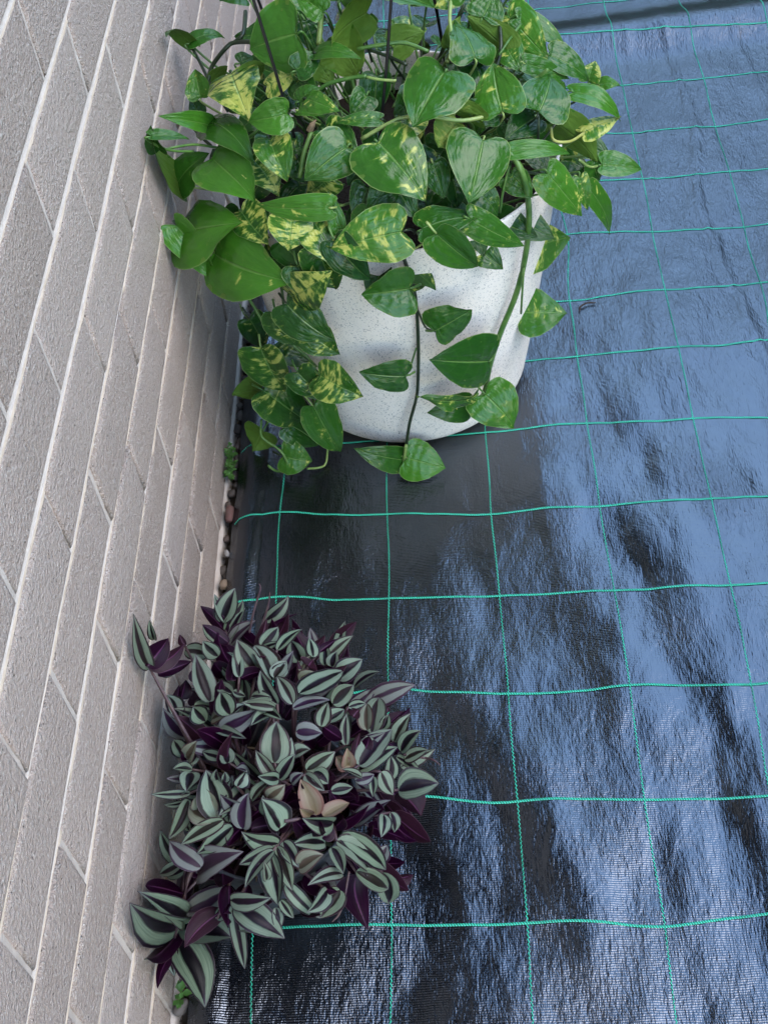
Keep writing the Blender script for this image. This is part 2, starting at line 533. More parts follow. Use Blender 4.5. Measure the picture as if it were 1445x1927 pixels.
for c, yj in HEADS:
    z0 = BZ0 + BP * c - .001; z1 = z0 + BP - JB + .001
    rows = []
    for k in range(9):
        z = z0 + (z1 - z0) * k / 8
        q = noise.noise((z * 60, yj * 30, 2))
        rows.append([(-.0027 + .0010 * q + .0016 * (abs(a) - 1) * -1 * 0, yj + a * (JH * .5 + .0016), z) for a in (-1, 0, 1)])
    strip(rows, 0)
# back face of the joints
strip([[(-.0082 + .0010 * noise.noise((y * 30, z * 30, 1)), y, z) for y in ys[::2]] for z in [BZ0 - .03 + BP * .25 * i for i in range(NC * 4 + 1)]], 0)
me = mesh('mortar', vs, fs, True, mi)
o = link('mortar', me, [M['mortar'], M['ledge']], wall); o.location = -wall.location
# solid body of the wall
def boxm(x0, x1, y0, y1, z0, z1):
    v = [(x, y, z) for x in (x0, x1) for y in (y0, y1) for z in (z0, z1)]
    f = [(0, 1, 3, 2), (4, 6, 7, 5), (0, 4, 5, 1), (2, 3, 7, 6), (0, 2, 6, 4), (1, 5, 7, 3)]
    return v, f
v, f = boxm(-.22, -.058, -1.6, 4.19, -.2, WT)
o = link('wall_core', mesh('wall_core', v, f, False), M['mortar'], wall); o.location = -wall.location
# concrete footing that shows below the lowest course
fv, ff = [], []
fy = [-1.6 + .02 * i for i in range(290)]
for y in fy:
    e = .003 + .003 * noise.noise((y * 17, 0, 3)) + .002 * noise.noise((y * 60, 0, 9))
    fv += [(-.05, y, BZ0 - .004), (e - .002, y, BZ0 - .004), (e, y, BZ0 - .010), (e + .002, y, -.06)]
for i in range(len(fy) - 1):
    for k in range(3): ff.append((i * 4 + k, i * 4 + k + 1, i * 4 + k + 5, i * 4 + k + 4))
o = link('footing', mesh('footing', fv, ff), M['mortar'], wall); o.location = -wall.location

# ---- added eave, out of view: something dark for the mat to mirror
ev = empty('added_eave', (0, 1, WT), 'added unseen eave with soffit, fascia and gutter, a dark shape for the mat to reflect', 'eave')
def ebox(n, x0, x1, z0, z1, m):
    v, f = boxm(x0, x1, -1.6 - 1, 4.19 - 1, z0 - WT, z1 - WT)
    me = mesh(n, v, f, False)
    return link(n, me, m, ev)
ebox('soffit', -.22, .56, WT + .004, WT + .02, M['eave'])
ebox('fascia', .562, .585, WT - .05, WT + .16, M['eave'])
prof = [(.588, .15), (.588, .05), (.62, .035), (.675, .04), (.70, .07), (.705, .15), (.697, .15), (.692, .075), (.67, .05), (.62, .045), (.596, .055), (.596, .15)]
gvv, gf = [], []
for y in (-2.6, 3.19):
    for x, z in prof: gvv.append((x, y, z))
n = len(prof)
for k in range(n):
    gf.append((k, (k + 1) % n, n + (k + 1) % n, n + k))
link('gutter', mesh('gutter', gvv, gf, False), M['gutter'], ev)
rv, rf = [(-.4, -2.6, .30), (.66, -2.6, .17), (.66, -2.6, .19), (-.4, -2.6, .33), (-.4, 3.19, .30), (.66, 3.19, .17), (.66, 3.19, .19), (-.4, 3.19, .33)], [(0, 1, 2, 3), (7, 6, 5, 4), (0, 4, 5, 1), (1, 5, 6, 2), (2, 6, 7, 3), (3, 7, 4, 0)]
link('roof_sheet', mesh('roof_sheet', rv, rf, False), M['gutter'], ev)

# ---- added far fence, out of view: hides the bright horizon from the mat's reflections
fen = empty('added_fence', (1.2, 8.5, -.04), 'added unseen paling fence past the far end, dark backing for the mat reflections', 'fence')
M['timber'] = m_plain('added_fence_timber', (.060, .056, .052), .85, .2, 25, .35, .002)
rfn = random.Random(4)
pv, pf = boxm(-.046, .046, -.008, .008, 0, 1.95)
pm = mesh('paling', pv, pf, False)
for k in range(90):
    o = link('paling', pm, M['timber'], fen); o.location = (-3.4 + k * .099, rfn.uniform(-.004, .004), rfn.uniform(-.015, .015)); o.rotation_euler = (0, rfn.uniform(-.006, .006), rfn.uniform(-.02, .02))
for z in (.35, 1.55):
    v, f = boxm(-3.5, 5.6, .014, .06, z, z + .08); link('rail', mesh('rail', v, f, False), M['timber'], fen)
for k in range(5):
    v, f = boxm(-3.3 + k * 2.1, -3.2 + k * 2.1, .062, .15, -.2, 1.8); link('post', mesh('post', v, f, False), M['timber'], fen)

hed = empty('added_hedge', (1.0, 9.6, -.04), 'added unseen dark hedge behind the far fence, there to be reflected by the mat', 'hedge')  # added hedge, never in view, darkens low reflections in the mat
hv, hf = [], []
for i in range(61):
    for j in range(25):
        x = -5 + i * .18; z = j * .19
        q = noise.noise((x * 1.7, z * 1.7, 2)) * .3 + noise.noise((x * 5, z * 5, 6)) * .14
        top = 3.5 + .35 * noise.noise((x * 1.2, 0, 5))
        hv.append((x, -.5 + q + .9 * (j / 24) ** 6, min(z, 1e9) * top / 4.56))
for i in range(60):
    for j in range(24): hf.append((i * 25 + j, (i + 1) * 25 + j, (i + 1) * 25 + j + 1, i * 25 + j + 1))
nb_ = len(hv)
hv += [(a, 1.6 - b * .3, c) for a, b, c in hv]
hf += [tuple(nb_ + q for q in reversed(f_)) for f_ in list(hf)]
for i in range(60): hf.append((i * 25 + 24, (i + 1) * 25 + 24, nb_ + (i + 1) * 25 + 24, nb_ + i * 25 + 24))
link('foliage', mesh('foliage', hv, hf), m_plain('added_hedge_leaves', (.022, .036, .016), .7, .2, 14, .6, .05), hed)['kind'] = 'stuff'
fen2 = empty('added_fence', (2.35, 1.5, -.04), 'added unseen paling fence along the right side, dark in the mat reflections', 'fence')  # second added fence, unseen, gives the mat dark reflections from the right
for k in range(82):
    o = link('paling', pm, M['timber'], fen2); o.location = (rfn.uniform(-.004, .004), -4.0 + k * .099, rfn.uniform(-.015, .015)); o.rotation_euler = (0, rfn.uniform(-.006, .006), math.pi / 2 + rfn.uniform(-.02, .02))
for z in (.35, 1.55):
    v, f = boxm(.014, .06, -4.05, 4.15, z, z + .08); link('rail', mesh('rail', v, f, False), M['timber'], fen2)
for k in range(4):
    v, f = boxm(.062, .15, -3.9 + k * 2.4, -3.8 + k * 2.4, -.2, 1.8); link('post', mesh('post', v, f, False), M['timber'], fen2)

# ---------------------------------------------------------------- weed mat
GX, GY, GX0 = .14659, .14444, .38213
RES = {(-2,0):(-.006,.0056),(-1,0):(.0024,-.0002),(0,0):(.0032,.0003),(1,0):(.0026,-.0123),(-1,1):(.0017,.0118),(0,1):(.0014,-.0032),(1,1):(.0008,-.01),(2,1):(-.0066,-.0105),(-1,2):(.0012,.0148),(0,2):(.0003,-.0011),(1,2):(.0028,-.0019),(2,2):(.0004,-.0085),(-2,3):(-.0013,.0175),(-1,3):(-.0001,.0062),(0,3):(-.0005,.0035),(1,3):(.0006,.0023),(2,3):(.0002,-.0057),(-2,4):(-.0019,.0173),(-1,4):(-.0001,.0082),(0,4):(-.0033,-.0043),(1,4):(-.0025,-.0011),(2,4):(-.0009,-.0029),(0,5):(-.0047,.0027),(1,5):(-.0046,.0093),(2,5):(-.0007,.0018),(1,6):(-.0051,.0006),(2,6):(0,.006),(3,6):(-.0107,.0162),(1,7):(-.0052,-.0175),(2,7):(-.0015,-.0078),(3,7):(.0011,-.0019),(1,8):(.0086,.004),(2,8):(-.0006,-.0046),(3,8):(.002,-.0036),(2,9):(.0016,-.0053),(3,9):(.0032,-.0009),(2,10):(.0019,-.0171),(3,10):(.0009,-.012),(2,11):(.0019,-.0043),(3,11):(.0041,-.0077)}
RK = [(GX0 + i * GX, j * GY, dx, dy) for (i, j), (dx, dy) in RES.items()]
def warp(x, y):
    sx = sy = 0.0; sw = 1.2
    for a, b, dx, dy in RK:
        d2 = ((x - a) ** 2 + (y - b) ** 2) / (.075 ** 2)
        if d2 < 14:
            g = math.exp(-d2); sx += g * dx; sy += g * dy; sw += 0
    return sx * .93 + .003 * noise.noise((x * 6, y * 6, 3)), sy * .93 + .0045 * noise.noise((x * 7, y * 5, 9))
def sstep(a, b, x):
    t = max(0, min(1, (x - a) / (b - a))); return t * t * (3 - 2 * t)
# folds: centre line points (x, y), half width, rise to the right
FOLDS = [([(.32, .30), (.345, .22), (.392, .10), (.43, -.02), (.46, -.11)], .034, .015),
         ([(.57, .52), (.61, .36), (.642, .14), (.66, .0), (.67, -.15)], .034, .015),
         ([(.42, .62), (.44, .52), (.475, .38), (.50, .28)], .030, .012),
         ([(.265, .16), (.29, .05), (.30, -.06)], .030, .011),
         ([(.52, .95), (.55, .80), (.60, .66)], .028, .006),
         ([(.86, 1.1), (.84, .9), (.86, .7), (.90, .5)], .03, .008)]
CREASE = [([(.775, 1.72), (.790, 1.45), (.760, 1.22), (.775, 1.05), (.80, .86), (.815, .72)], .0055, .0032),
          ([(.70, 1.75), (.705, 1.5), (.69, 1.25)], .006, .0016), ([(.905, 1.7), (.93, 1.4), (.92, 1.1)], .006, .0024)]
def cl(pts, y):
    if y >= pts[0][1]: return pts[0][0], max(0, 1 - (y - pts[0][1]) / .10)
    if y <= pts[-1][1]: return pts[-1][0], max(0, 1 - (pts[-1][1] - y) / .10)
    for (x0, y0), (x1, y1) in zip(pts, pts[1:]):
        if y1 <= y <= y0:
            t = (y0 - y) / (y0 - y1); return x0 + (x1 - x0) * t, 1.0
EDGE = .017
def hgt(x, y):
    h = .0030 * noise.noise((x * 3.1, y * 3.4, .5)) + .0036 * noise.noise((x * 8, y * 4.2, 2.5)) + .0024 * noise.noise((x * 17, y * 8, 7.5)) + .0012 * noise.noise((x * 40, y * 17, 1.5)) + .00035 * noise.noise((x * 110, y * 40, 4.5))
    for pts, wd, a in FOLDS:
        xc, k = cl(pts, y)
        if k > 0:
            u = (x - xc + .008 * noise.noise((x * 20, y * 14, 5))) / wd
            h += a * k * k * (3 - 2 * k) * .5 * (math.tanh(u) - math.tanh(u / 4.5))
    for pts, wd, a in CREASE:
        xc, k = cl(pts, y)
        if k > 0:
            u = (x - xc + .004 * noise.noise((0, y * 20, 5))) / wd
            h += a * k * math.exp(-u * u)
    # buried edging board: the mat climbs over it at the far end
    e = y - .10 * (x - .83) + .004 * noise.noise((x * 6, 0, 2))
    h += .024 * sstep(1.66, 1.775, e) - .024 * sstep(1.76, 1.86, e)
    # sag under the planter and tucked edge at the wall
    d = math.hypot(x - .272, y - .87)
    h *= .35 + .65 * sstep(.13, .24, d)
    # shallow mound beside the planter
    h += .004 * math.exp(-((x - .47) ** 2 / .004 + (y - .80) ** 2 / .012))
    ed = EDGE + .004 * noise.noise((y * 5, 1, 1)) + .0025 * noise.noise((y * 19, 1, 1))
    t = max(0, 1 - (x - ed) / .045)
    h += (.0075 + .006 * noise.noise((y * 8, 3, 3))) * math.sin(min(1, t * 1.25) * math.pi) * .8 - .012 * max(0, t - .72) / .28
    return h + .004
xs = [EDGE + .003 * i for i in range(20)]
while xs[-1] < 1.10: xs.append(xs[-1] + .0075)
while xs[-1] < 2.26: xs.append(xs[-1] + .045)
yy = [-1.3]
while yy[-1] < -.30: yy.append(yy[-1] + .05)
while yy[-1] < 2.1: yy.append(yy[-1] + .0085)
while yy[-1] < 3.8: yy.append(yy[-1] + .05)
vs, fs = [], []
for y in yy:
    for i, x in enumerate(xs):
        xx = x
        if i < 20: xx = x + (.004 * noise.noise((y * 5, 1, 1)) + .0025 * noise.noise((y * 19, 1, 1))) * (1 - i / 20)
        vs.append((xx, y, hgt(xx, y)))
n = len(xs)
for j in range(len(yy) - 1):
    for i in range(n - 1): fs.append((j * n + i, j * n + i + 1, (j + 1) * n + i + 1, (j + 1) * n + i))
mat = link('weed_mat', mesh('weed_mat', vs, fs), M['cloth'])
tag(mat, 'shiny black woven weed mat with a green grid covering the ground', 'weed mat')
# threads running away from the viewer: a zigzag stitch
for i in range(-2, 11):
    vs, fs = [], []
    y, k = -.55 if i < 6 else -.4, 0
    while y < 3.0:
        x0 = GX0 + i * GX
        dx, dy = warp(x0, y)
        z = (1 if k % 2 else -1) * .00075
        x = x0 + dx + z
        for s in (-1, 1):
            vs.append((x + s * .00075, y, hgt(x0 + dx + s * .00075, y) + .0006))
        vs.insert(-1, (x, y, hgt(x, y) + .0012))
        y += .0026; k += 1
    for q in range(k - 1):
        for s in (0, 1): fs.append((q * 3 + s, q * 3 + s + 1, q * 3 + s + 4, q * 3 + s + 3))
    link('thread', mesh('thread', vs, fs), M['thread'], mat)
# threads across: a flat stitched ribbon
for j in range(-3, 19):
    vs, fs = [], []
    x, k = .021, 0
    while x < 2.0:
        y0 = j * GY
        dx, dy = warp(x, y0)
        for s in (-1, 0, 1):
            yv = y0 + dy + s * .0015
            vs.append((x, yv, hgt(x, yv) + (.0015 if s == 0 else .0007)))
        x += .008; k += 1
    for q in range(k - 1):
        for s in (0, 1): fs.append((q * 3 + s, q * 3 + 3 + s, q * 3 + 4 + s, q * 3 + 1 + s))
    link('thread', mesh('thread', vs, fs), M['thread'], mat)

# ---------------------------------------------------------------- planter
PC = Vector((.272, .872, .006)); PH = .395
def prad(z):                       # outer radius of planter at height z above its foot
    t = max(0, min(1, z / PH))
    r = .170 + .052 * (t ** .85)
    if z < .022: r -= .014 * (1 - z / .022) ** 2
    return r
def lathe(prof, n=72):
    vs, fs = [], []
    for r, z in prof:
        for k in range(n):
            a = 2 * math.pi * k / n; vs.append((r * math.cos(a), r * math.sin(a), z))
    for i in range(len(prof) - 1):
        for k in range(n):
            k2 = (k + 1) % n; fs.append((i * n + k, i * n + k2, (i + 1) * n + k2, (i + 1) * n + k))
    return vs, fs
pot = empty('planter_pot', PC, 'large white planter with grey speckles holding the green trailing plant', 'planter')
prof = [(.001, .0)] + [(prad(z) - (.0 if z else .004), z) for z in [0, .002, .006, .012, .02, .03, .06, .1, .15, .2, .25, .3, .34, .37, .388]]
prof += [(.2215, .3925), (.2205, .395), (.2185, .3957), (.2165, .3945), (.2158, .388), (.207, .36), (.2, .33)]
v, f = lathe(prof); link('pot_body', mesh('pot_body', v, f), M['pot'], pot)
sv, sf = lathe([(r, .345 + .010 * noise.noise((r * 30, 1, 1))) for r in (.001, .04, .08, .12, .16, .19, .204)], 48)
sv = [(a, b, c + .008 * noise.noise((a * 40, b * 40, 2))) for a, b, c in sv]
link('potting_soil', mesh('potting_soil', sv, sf), M['soil'], pot)

# ---------------------------------------------------------------- leaf builder
def crom(P, n):
    out = []
    for q in range(n):
        f = q / (n - 1) * (len(P) - 1); i = min(int(f), len(P) - 2); t = f - i
        p0 = P[max(i - 1, 0)]; p1 = P[i]; p2 = P[i + 1]; p3 = P[min(i + 2, len(P) - 1)]
        out.append(tuple(.5 * (2 * b + (c - a) * t + (2 * a - 5 * b + 4 * c - d) * t * t + (3 * b - a - 3 * c + d) * t ** 3) for a, b, c, d in zip(p0, p1, p2, p3)))
    return out
HEART = crom([(0, .0), (.13, -.085), (.30, -.125), (.44, -.06), (.5, .10), (.495, .27), (.43, .47), (.32, .655), (.18, .82), (.065, .935), (0, 1.0)], 17)
OVAL = crom([(0, .0), (.16, -.015), (.33, .04), (.45, .16), (.5, .32), (.475, .48), (.39, .65), (.26, .80), (.12, .915), (.03, .98), (0, 1.0)], 15)
def leaf_mesh(name, out, L, W, fold, arch, wav, seed, ns=5, cup=0.0, twist=0.0, thick=.0006, side=0.0):
    """leaf along +Y from its stalk (0,0,0) to its tip (0,L,0), upper face +Z"""
    rr = random.Random(seed); ph = rr.uniform(0, 6); ph2 = rr.uniform(0, 6); asym = rr.uniform(-.06, .06)
    nt_ = len(out)
    vs, uvs = [], []
    jag = [rr.uniform(-1, 1) for _ in range(nt_ * 2)]
    for q, (bx, by) in enumerate(out):
        t = q / (nt_ - 1); my = max(0, by * .5 + t * .5) if q else 0
        if q == nt_ - 1: my = 1
        for sd_ in range(-ns, ns + 1):
            s = abs(sd_) / ns; sg = 1 if sd_ >= 0 else -1
            j = 1 + .025 * jag[q + (nt_ if sg > 0 else 0)] * s
            x = sg * bx * s * W * j * (1 + sg * asym)
            y = (my + (by - my) * s ** 1.25) * L
            z = fold * abs(x) - cup * (abs(x) / (W * .5 + 1e-6)) ** 2 * W * .5
            yn = y / L
            z += arch * L * 4 * max(-.3, yn) * (1 - yn) * .5
            z += wav * W * s * s * (math.sin(yn * 7 + ph + sg * .8) * .6 + math.sin(yn * 13 + ph2 - sg) * .35)
            z += math.sin((yn - s * .16) * 34 + ph) * .007 * W * s
            x += side * L * 4 * yn * (1 - yn) * .25
            a = twist * yn; x, z = x * math.cos(a) - z * math.sin(a), x * math.sin(a) + z * math.cos(a)
            vs.append(Vector((x, y, z))); uvs.append((.5 + .5 * s * sg, t))
    m = 2 * ns + 1
    fs, mi = [], []
    for q in range(nt_ - 1):
        for k in range(m - 1):
            a, b, c, d = q * m + k, q * m + k + 1, (q + 1) * m + k + 1, (q + 1) * m + k
            fs.append((a, b, c, d)); mi.append(0)
    # under face, one leaf thickness below
    N = [Vector((0, 0, 0)) for _ in vs]
    for a, b, c, d in fs:
        nn = (vs[c] - vs[a]).cross(vs[d] - vs[b])
        for i in (a, b, c, d): N[i] += nn
    n0 = len(vs); top = len(fs)
    for i in range(n0):
        v_ = N[i].normalized() if N[i].length > 0 else Vector((0, 0, 1))
        k = i % m; edge = k in (0, m - 1) or i // m in (0, nt_ - 1)
        vs.append(vs[i] - v_ * (thick * (.15 if edge else 1))); uvs.append(uvs[i])
    for q in range(top):
        a, b, c, d = fs[q]; fs.append((n0 + d, n0 + c, n0 + b, n0 + a)); mi.append(1)
    return mesh(name, vs, fs, True, mi, uvs)

def orient(base, tip, face):
    y = (tip - base).normalized()
    z = (face - y * face.dot(y)).normalized()
    x = y.cross(z)
    return Matrix((x, y, z)).transposed().to_4x4()

def clampx(p, d_from=CAM, xmin=.014):
    if p.x < xmin:
        d = p - CAM; p = CAM + d * ((xmin - CAM.x) / d.x)
    return p

# ---------------------------------------------------------------- green trailing plant
pothos = empty('trailing_plant', (.272, .872, .36), 'bushy green and yellow variegated trailing plant spilling over the white planter', 'plant')
PB = pothos.location
DC = Vector((.275, .90, .37)); DR = Vector((.285, .30, .235))
def dome(px, py, s):
    return clampx(on_ell(px, py, DC, DR * s))
def potside(px, py, off):
    """point of the sight line that lies off metres outside the planter wall"""
    d = ray(px, py); t0 = .6; best = None
    for i in range(900):
        p = CAM + d * (t0 + i * .0016)
        q = p - PC
        if q.z < .01: return p
        if math.hypot(q.x, q.y) < prad(q.z) + off or (best is None and q.y > -.02): return p
    return p
# base px, tip px, width px, yellow amount, tone of green with some shade and light put in (0 dark..1 light), where, options
# where: number = shell of the canopy; ('p',offset) = hanging by the planter wall; ('y',value) = depth plane
PL = [
 (338,438,458,418,118,.10,1.0,1.04,{'arch':.16,'fold':.03,'cup':.30}),
 (332,424,411,531,62,.05,.9,1.06,{'fold':.9,'arch':-.05}),
 (405,478,554,532,126,.26,.9,1.04,{'arch':.22,'cup':.28,'fold':.25}),
 (402,300,482,380,95,.15,.85,1.00,{'arch':.15}),
 (395,230,478,307,64,.12,.45,.98,{}),
 (338,345,286,262,66,.15,.5,1.02,{'arch':.1}),
 (336,343,394,288,64,.15,.5,1.0,{'arch':.15}),
 (286,256,357,262,24,.1,.4,1.0,{'fold':.4}),
 (300,282,284,236,34,.05,.2,.95,{}),
 (395,236,297,218,34,.15,.8,.98,{'arch':.2}),
 (358,80,313,71,28,.1,.5,1.0,{'arch':.3}),
 (358,80,424,72,34,.0,.35,1.0,{'arch':.4,'fold':.4}),
 (378,183,368,130,42,.42,.75,.95,{}),
 (400,155,429,124,26,.0,.6,.93,{'u':1}),
 (452,118,477,106,32,.0,.2,.92,{}),
 (558,64,470,93,116,.0,.62,1.08,{'arch':.08,'fold':.12}),
 (436,138,470,227,90,.72,.22,.98,{}),
 (541,214,468,229,58,.05,.75,1.04,{'arch':.25}),
 (563,190,602,164,38,.05,.45,1.0,{}),
 (577,186,641,210,40,.35,.7,1.03,{'arch':.2}),
 (563,207,612,220,20,.1,.8,1.02,{}),
 (508,262,541,343,62,.55,.55,1.0,{}),
 (652,278,572,340,84,.10,.4,1.02,{'fold':.12}),
 (612,244,676,292,56,.5,.25,.97,{}),
 (480,304,526,369,62,.72,.22,.94,{}),
 (624,334,574,374,52,.85,.4,.93,{}),
 (617,391,482,384,46,.35,.8,1.04,{'arch':.12,'cup':.3}),
 (637,432,617,358,30,.25,.6,1.0,{'fold':.5}),
 (549,411,542,472,76,.68,.55,1.05,{}),
 (455,398,506,460,62,.66,.2,.98,{}),
 (588,412,646,506,74,.58,.25,1.0,{'cup':.2}),
 (530,455,580,512,58,.15,.3,.96,{}),
 (549,556,625,509,72,.68,.15,('p',0.062),{}),
 (540,572,630,642,76,.36,.12,('p',0.062),{'cup':.2}),
 (491,655,536,738,84,.55,.3,('y',.70),{}),
 (531,640,618,687,68,.45,.28,('y',.735),{}),
 (602,706,684,747,70,.58,.3,('p',0.047),{}),
 (496,735,581,795,80,.32,.25,('y',.715),{'arch':.12}),
 (492,735,436,744,54,.1,.95,('y',.735),{'u':1}),
 (590,765,641,851,68,.30,.45,('y',.685),{'arch':.1}),
 (494,812,476,855,62,.15,.9,('y',.715),{'u':1}),
 (533,858,588,868,62,.40,.6,('y',.675),{}),
 (630,453,696,526,62,.05,.05,('p',0.042),{}),
 (756,436,622,468,96,.58,.7,1.06,{'arch':.15}),
 (795,430,902,410,70,.22,.35,1.03,{'arch':.15}),
 (884,412,987,463,52,.42,.4,1.05,{}),
 (822,441,899,502,62,.18,.5,('p',0.057),{'arch':.1}),
 (988,470,1073,447,86,.55,.55,('y',.80),{'fold':.15}),
 (985,588,1067,590,84,.38,.55,('y',.765),{}),
 (771,543,680,554,80,.16,.45,('p',0.042),{}),
 (820,622,888,582,72,.10,.35,('p',0.042),{'rnd':1}),
 (919,680,807,677,92,.04,.18,('p',0.052),{'cup':.15}),
 (762,708,676,701,62,.12,.2,('p',0.042),{'fold':.25}),
 (890,750,783,745,30,.5,.35,('p',0.062),{'wav':.35,'fold':.3}),
 (880,762,803,777,50,.05,.25,('p',0.042),{}),
 (912,742,967,805,80,.22,.65,('p',0.052),{}),
 (760,866,665,843,48,.25,.3,('y',.665),{'fold':.25}),
 (767,862,842,924,72,.05,.95,('y',.660),{'arch':.1}),
 (712,268,801,379,116,.45,.4,1.05,{'arch':.10}),
 (836,136,777,241,112,.02,.45,1.10,{'fold':.15,'arch':.06}),
 (909,264,882,383,108,.02,.42,1.06,{'fold':.10,'arch':.06}),
 (893,108,853,42,82,.12,.4,1.0,{'wav':.12,'cup':.3}),
 (955,96,879,30,62,.1,.9,.95,{'u':1}),
 (944,209,928,118,84,.42,.7,1.05,{'fold':.25}),
 (1013,211,1035,142,90,.12,.35,1.05,{'fold':.35}),
 (1080,174,1166,228,40,.05,.8,1.02,{'arch':.45,'fold':.3}),
 (1098,249,1169,219,42,.85,.75,1.0,{'fold':.2}),
 (1030,327,1095,407,62,.40,.75,1.0,{'arch':.1}),
 (1090,334,1105,396,28,.5,.7,.96,{}),
 (1109,356,1146,441,40,.22,.6,.98,{}),
 (1132,310,1207,319,43,.08,.72,1.0,{'arch':.12}),
 (1113,303,1125,347,42,.12,.5,.96,{}),
 (1035,368,1062,402,26,.0,.1,.9,{}),
 (975,34,1066,90,42,.36,.5,1.0,{'arch':.15}),
 (955,28,1031,112,64,.46,.75,.97,{}),
 (1035,104,1107,152,52,.10,.35,1.0,{'arch':.15}),
 (989,120,1072,149,34,.0,.45,.98,{}),
 (1106,152,1120,114,36,.6,.7,.97,{}),
 (1124,160,1167,161,26,.3,.8,.97,{}),
 (908,32,930,-14,60,.0,.4,1.0,{}),
 (698,-36,817,14,118,.0,.5,1.12,{'arch':.05}),
 (690,24,624,84,80,.1,.95,1.0,{'u':1,'cup':.3}),
 (640,76,676,142,72,.08,.9,.93,{'u':1}),
 (600,118,627,158,46,.25,1.0,.95,{'u':1}),
 (596,99,682,112,30,.1,.6,1.0,{'arch':.35}),
 (607,22,556,-14,44,.05,.7,1.05,{}),
 (462,-4,413,2,36,.0,.3,1.0,{}),
 (558,132,604,104,46,.05,.2,.99,{}),
 (504,162,562,134,46,.8,.6,.95,{}),
 (464,146,499,118,40,.25,.9,.93,{'u':1}),
 (376,216,358,186,28,.0,.15,.92,{}),
 (936,216,861,190,42,.05,.25,.99,{'arch':.2}),
 (906,226,823,200,40,.35,1.0,1.0,{'u':1,'arch':.2}),
 (862,230,825,278,62,.55,.95,.96,{'u':1}),
 (1006,222,948,264,58,.2,.1,.95,{}),
 (957,286,1072,290,32,.0,.75,1.04,{'arch':.3}),
 (1050,234,1124,307,66,.1,.7,.94,{'u':1}),
 (890,113,906,177,58,.02,.1,.9,{}),
 (952,88,981,136,46,.45,.55,.95,{}),
 (691,352,669,417,50,.06,.15,.95,{}),
 (737,343,689,396,50,.05,.35,.97,{}),
 (738,342,786,412,54,.04,.15,.94,{}),
 (814,308,836,374,48,.06,.25,.95,{}),
 (900,358,936,407,46,.25,.3,.92,{}),
 (1004,276,1030,330,46,.02,.05,.88,{}),
 (713,224,630,231,28,.4,.4,.98,{'arch':.2}),
 (962,2,1002,30,26,.05,.6,1.0,{'arch':.2}),
 (740,90,800,60,60,.3,.8,.9,{'u':1}),
 (846,90,866,30,42,.1,.9,.88,{'u':1}),
 (560,20,520,-30,60,.1,.6,1.0,{}),
 (640,0,680,-50,70,.3,.9,1.05,{}),
 (880,-10,830,-60,60,.1,.5,1.05,{}),
 (700,300,655,350,54,.1,.1,.9,{}),
 (560,300,590,345,48,.2,.1,.88,{}),
 (600,400,560,440,50,.1,.05,.9,{}),
 (690,400,640,440,56,.05,.08,.93,{}),
 (850,330,860,390,50,.05,.1,.9,{}),
 (430,330,400,280,50,.0,.05,.85,{}),
 (475,395,500,440,52,.05,.1,.9,{}),
 (600,470,632,545,66,.5,.2,('p',.045),{}),
 (560,500,602,560,58,.4,.2,('p',.05),{}),
 (575,620,640,668,62,.45,.25,('p',.05),{}),
 (520,590,560,650,60,.3,.2,('p',.06),{}),
 (560,700,612,752,58,.35,.2,('p',.05),{}),
 (640,468,690,500,60,.15,.1,('p',.04),{}),
 (700,400,668,452,58,.35,.3,1.0,{}),
 (470,600,500,655,50,.3,.15,('y',.76),{}),
 (545,800,600,838,56,.2,.3,('y',.70),{}),
 (520,690,470,720,48,.2,.6,('y',.75),{'u':1}),
 (770,300,735,352,56,.2,.25,.97,{}),
 (860,290,840,345,52,.1,.2,.93,{}),
 (960,330,1000,372,48,.3,.4,.98,{}),
 (1060,180,1010,150,50,.2,.5,.97,{}),
 (560,150,600,190,50,.3,.3,.93,{}),
 (780,180,740,215,52,.2,.3,.92,{}),
 (690,180,660,220,46,.2,.3,.9,{}),
 (500,330,470,380,50,.2,.15,.9,{}),
 (420,400,450,470,58,.1,.3,.95,{}),
]
rl = random.Random(3)
petiole_mats = ['stem', 'stem', 'dstem', 'stem', 'pstem']
nleaf = 0
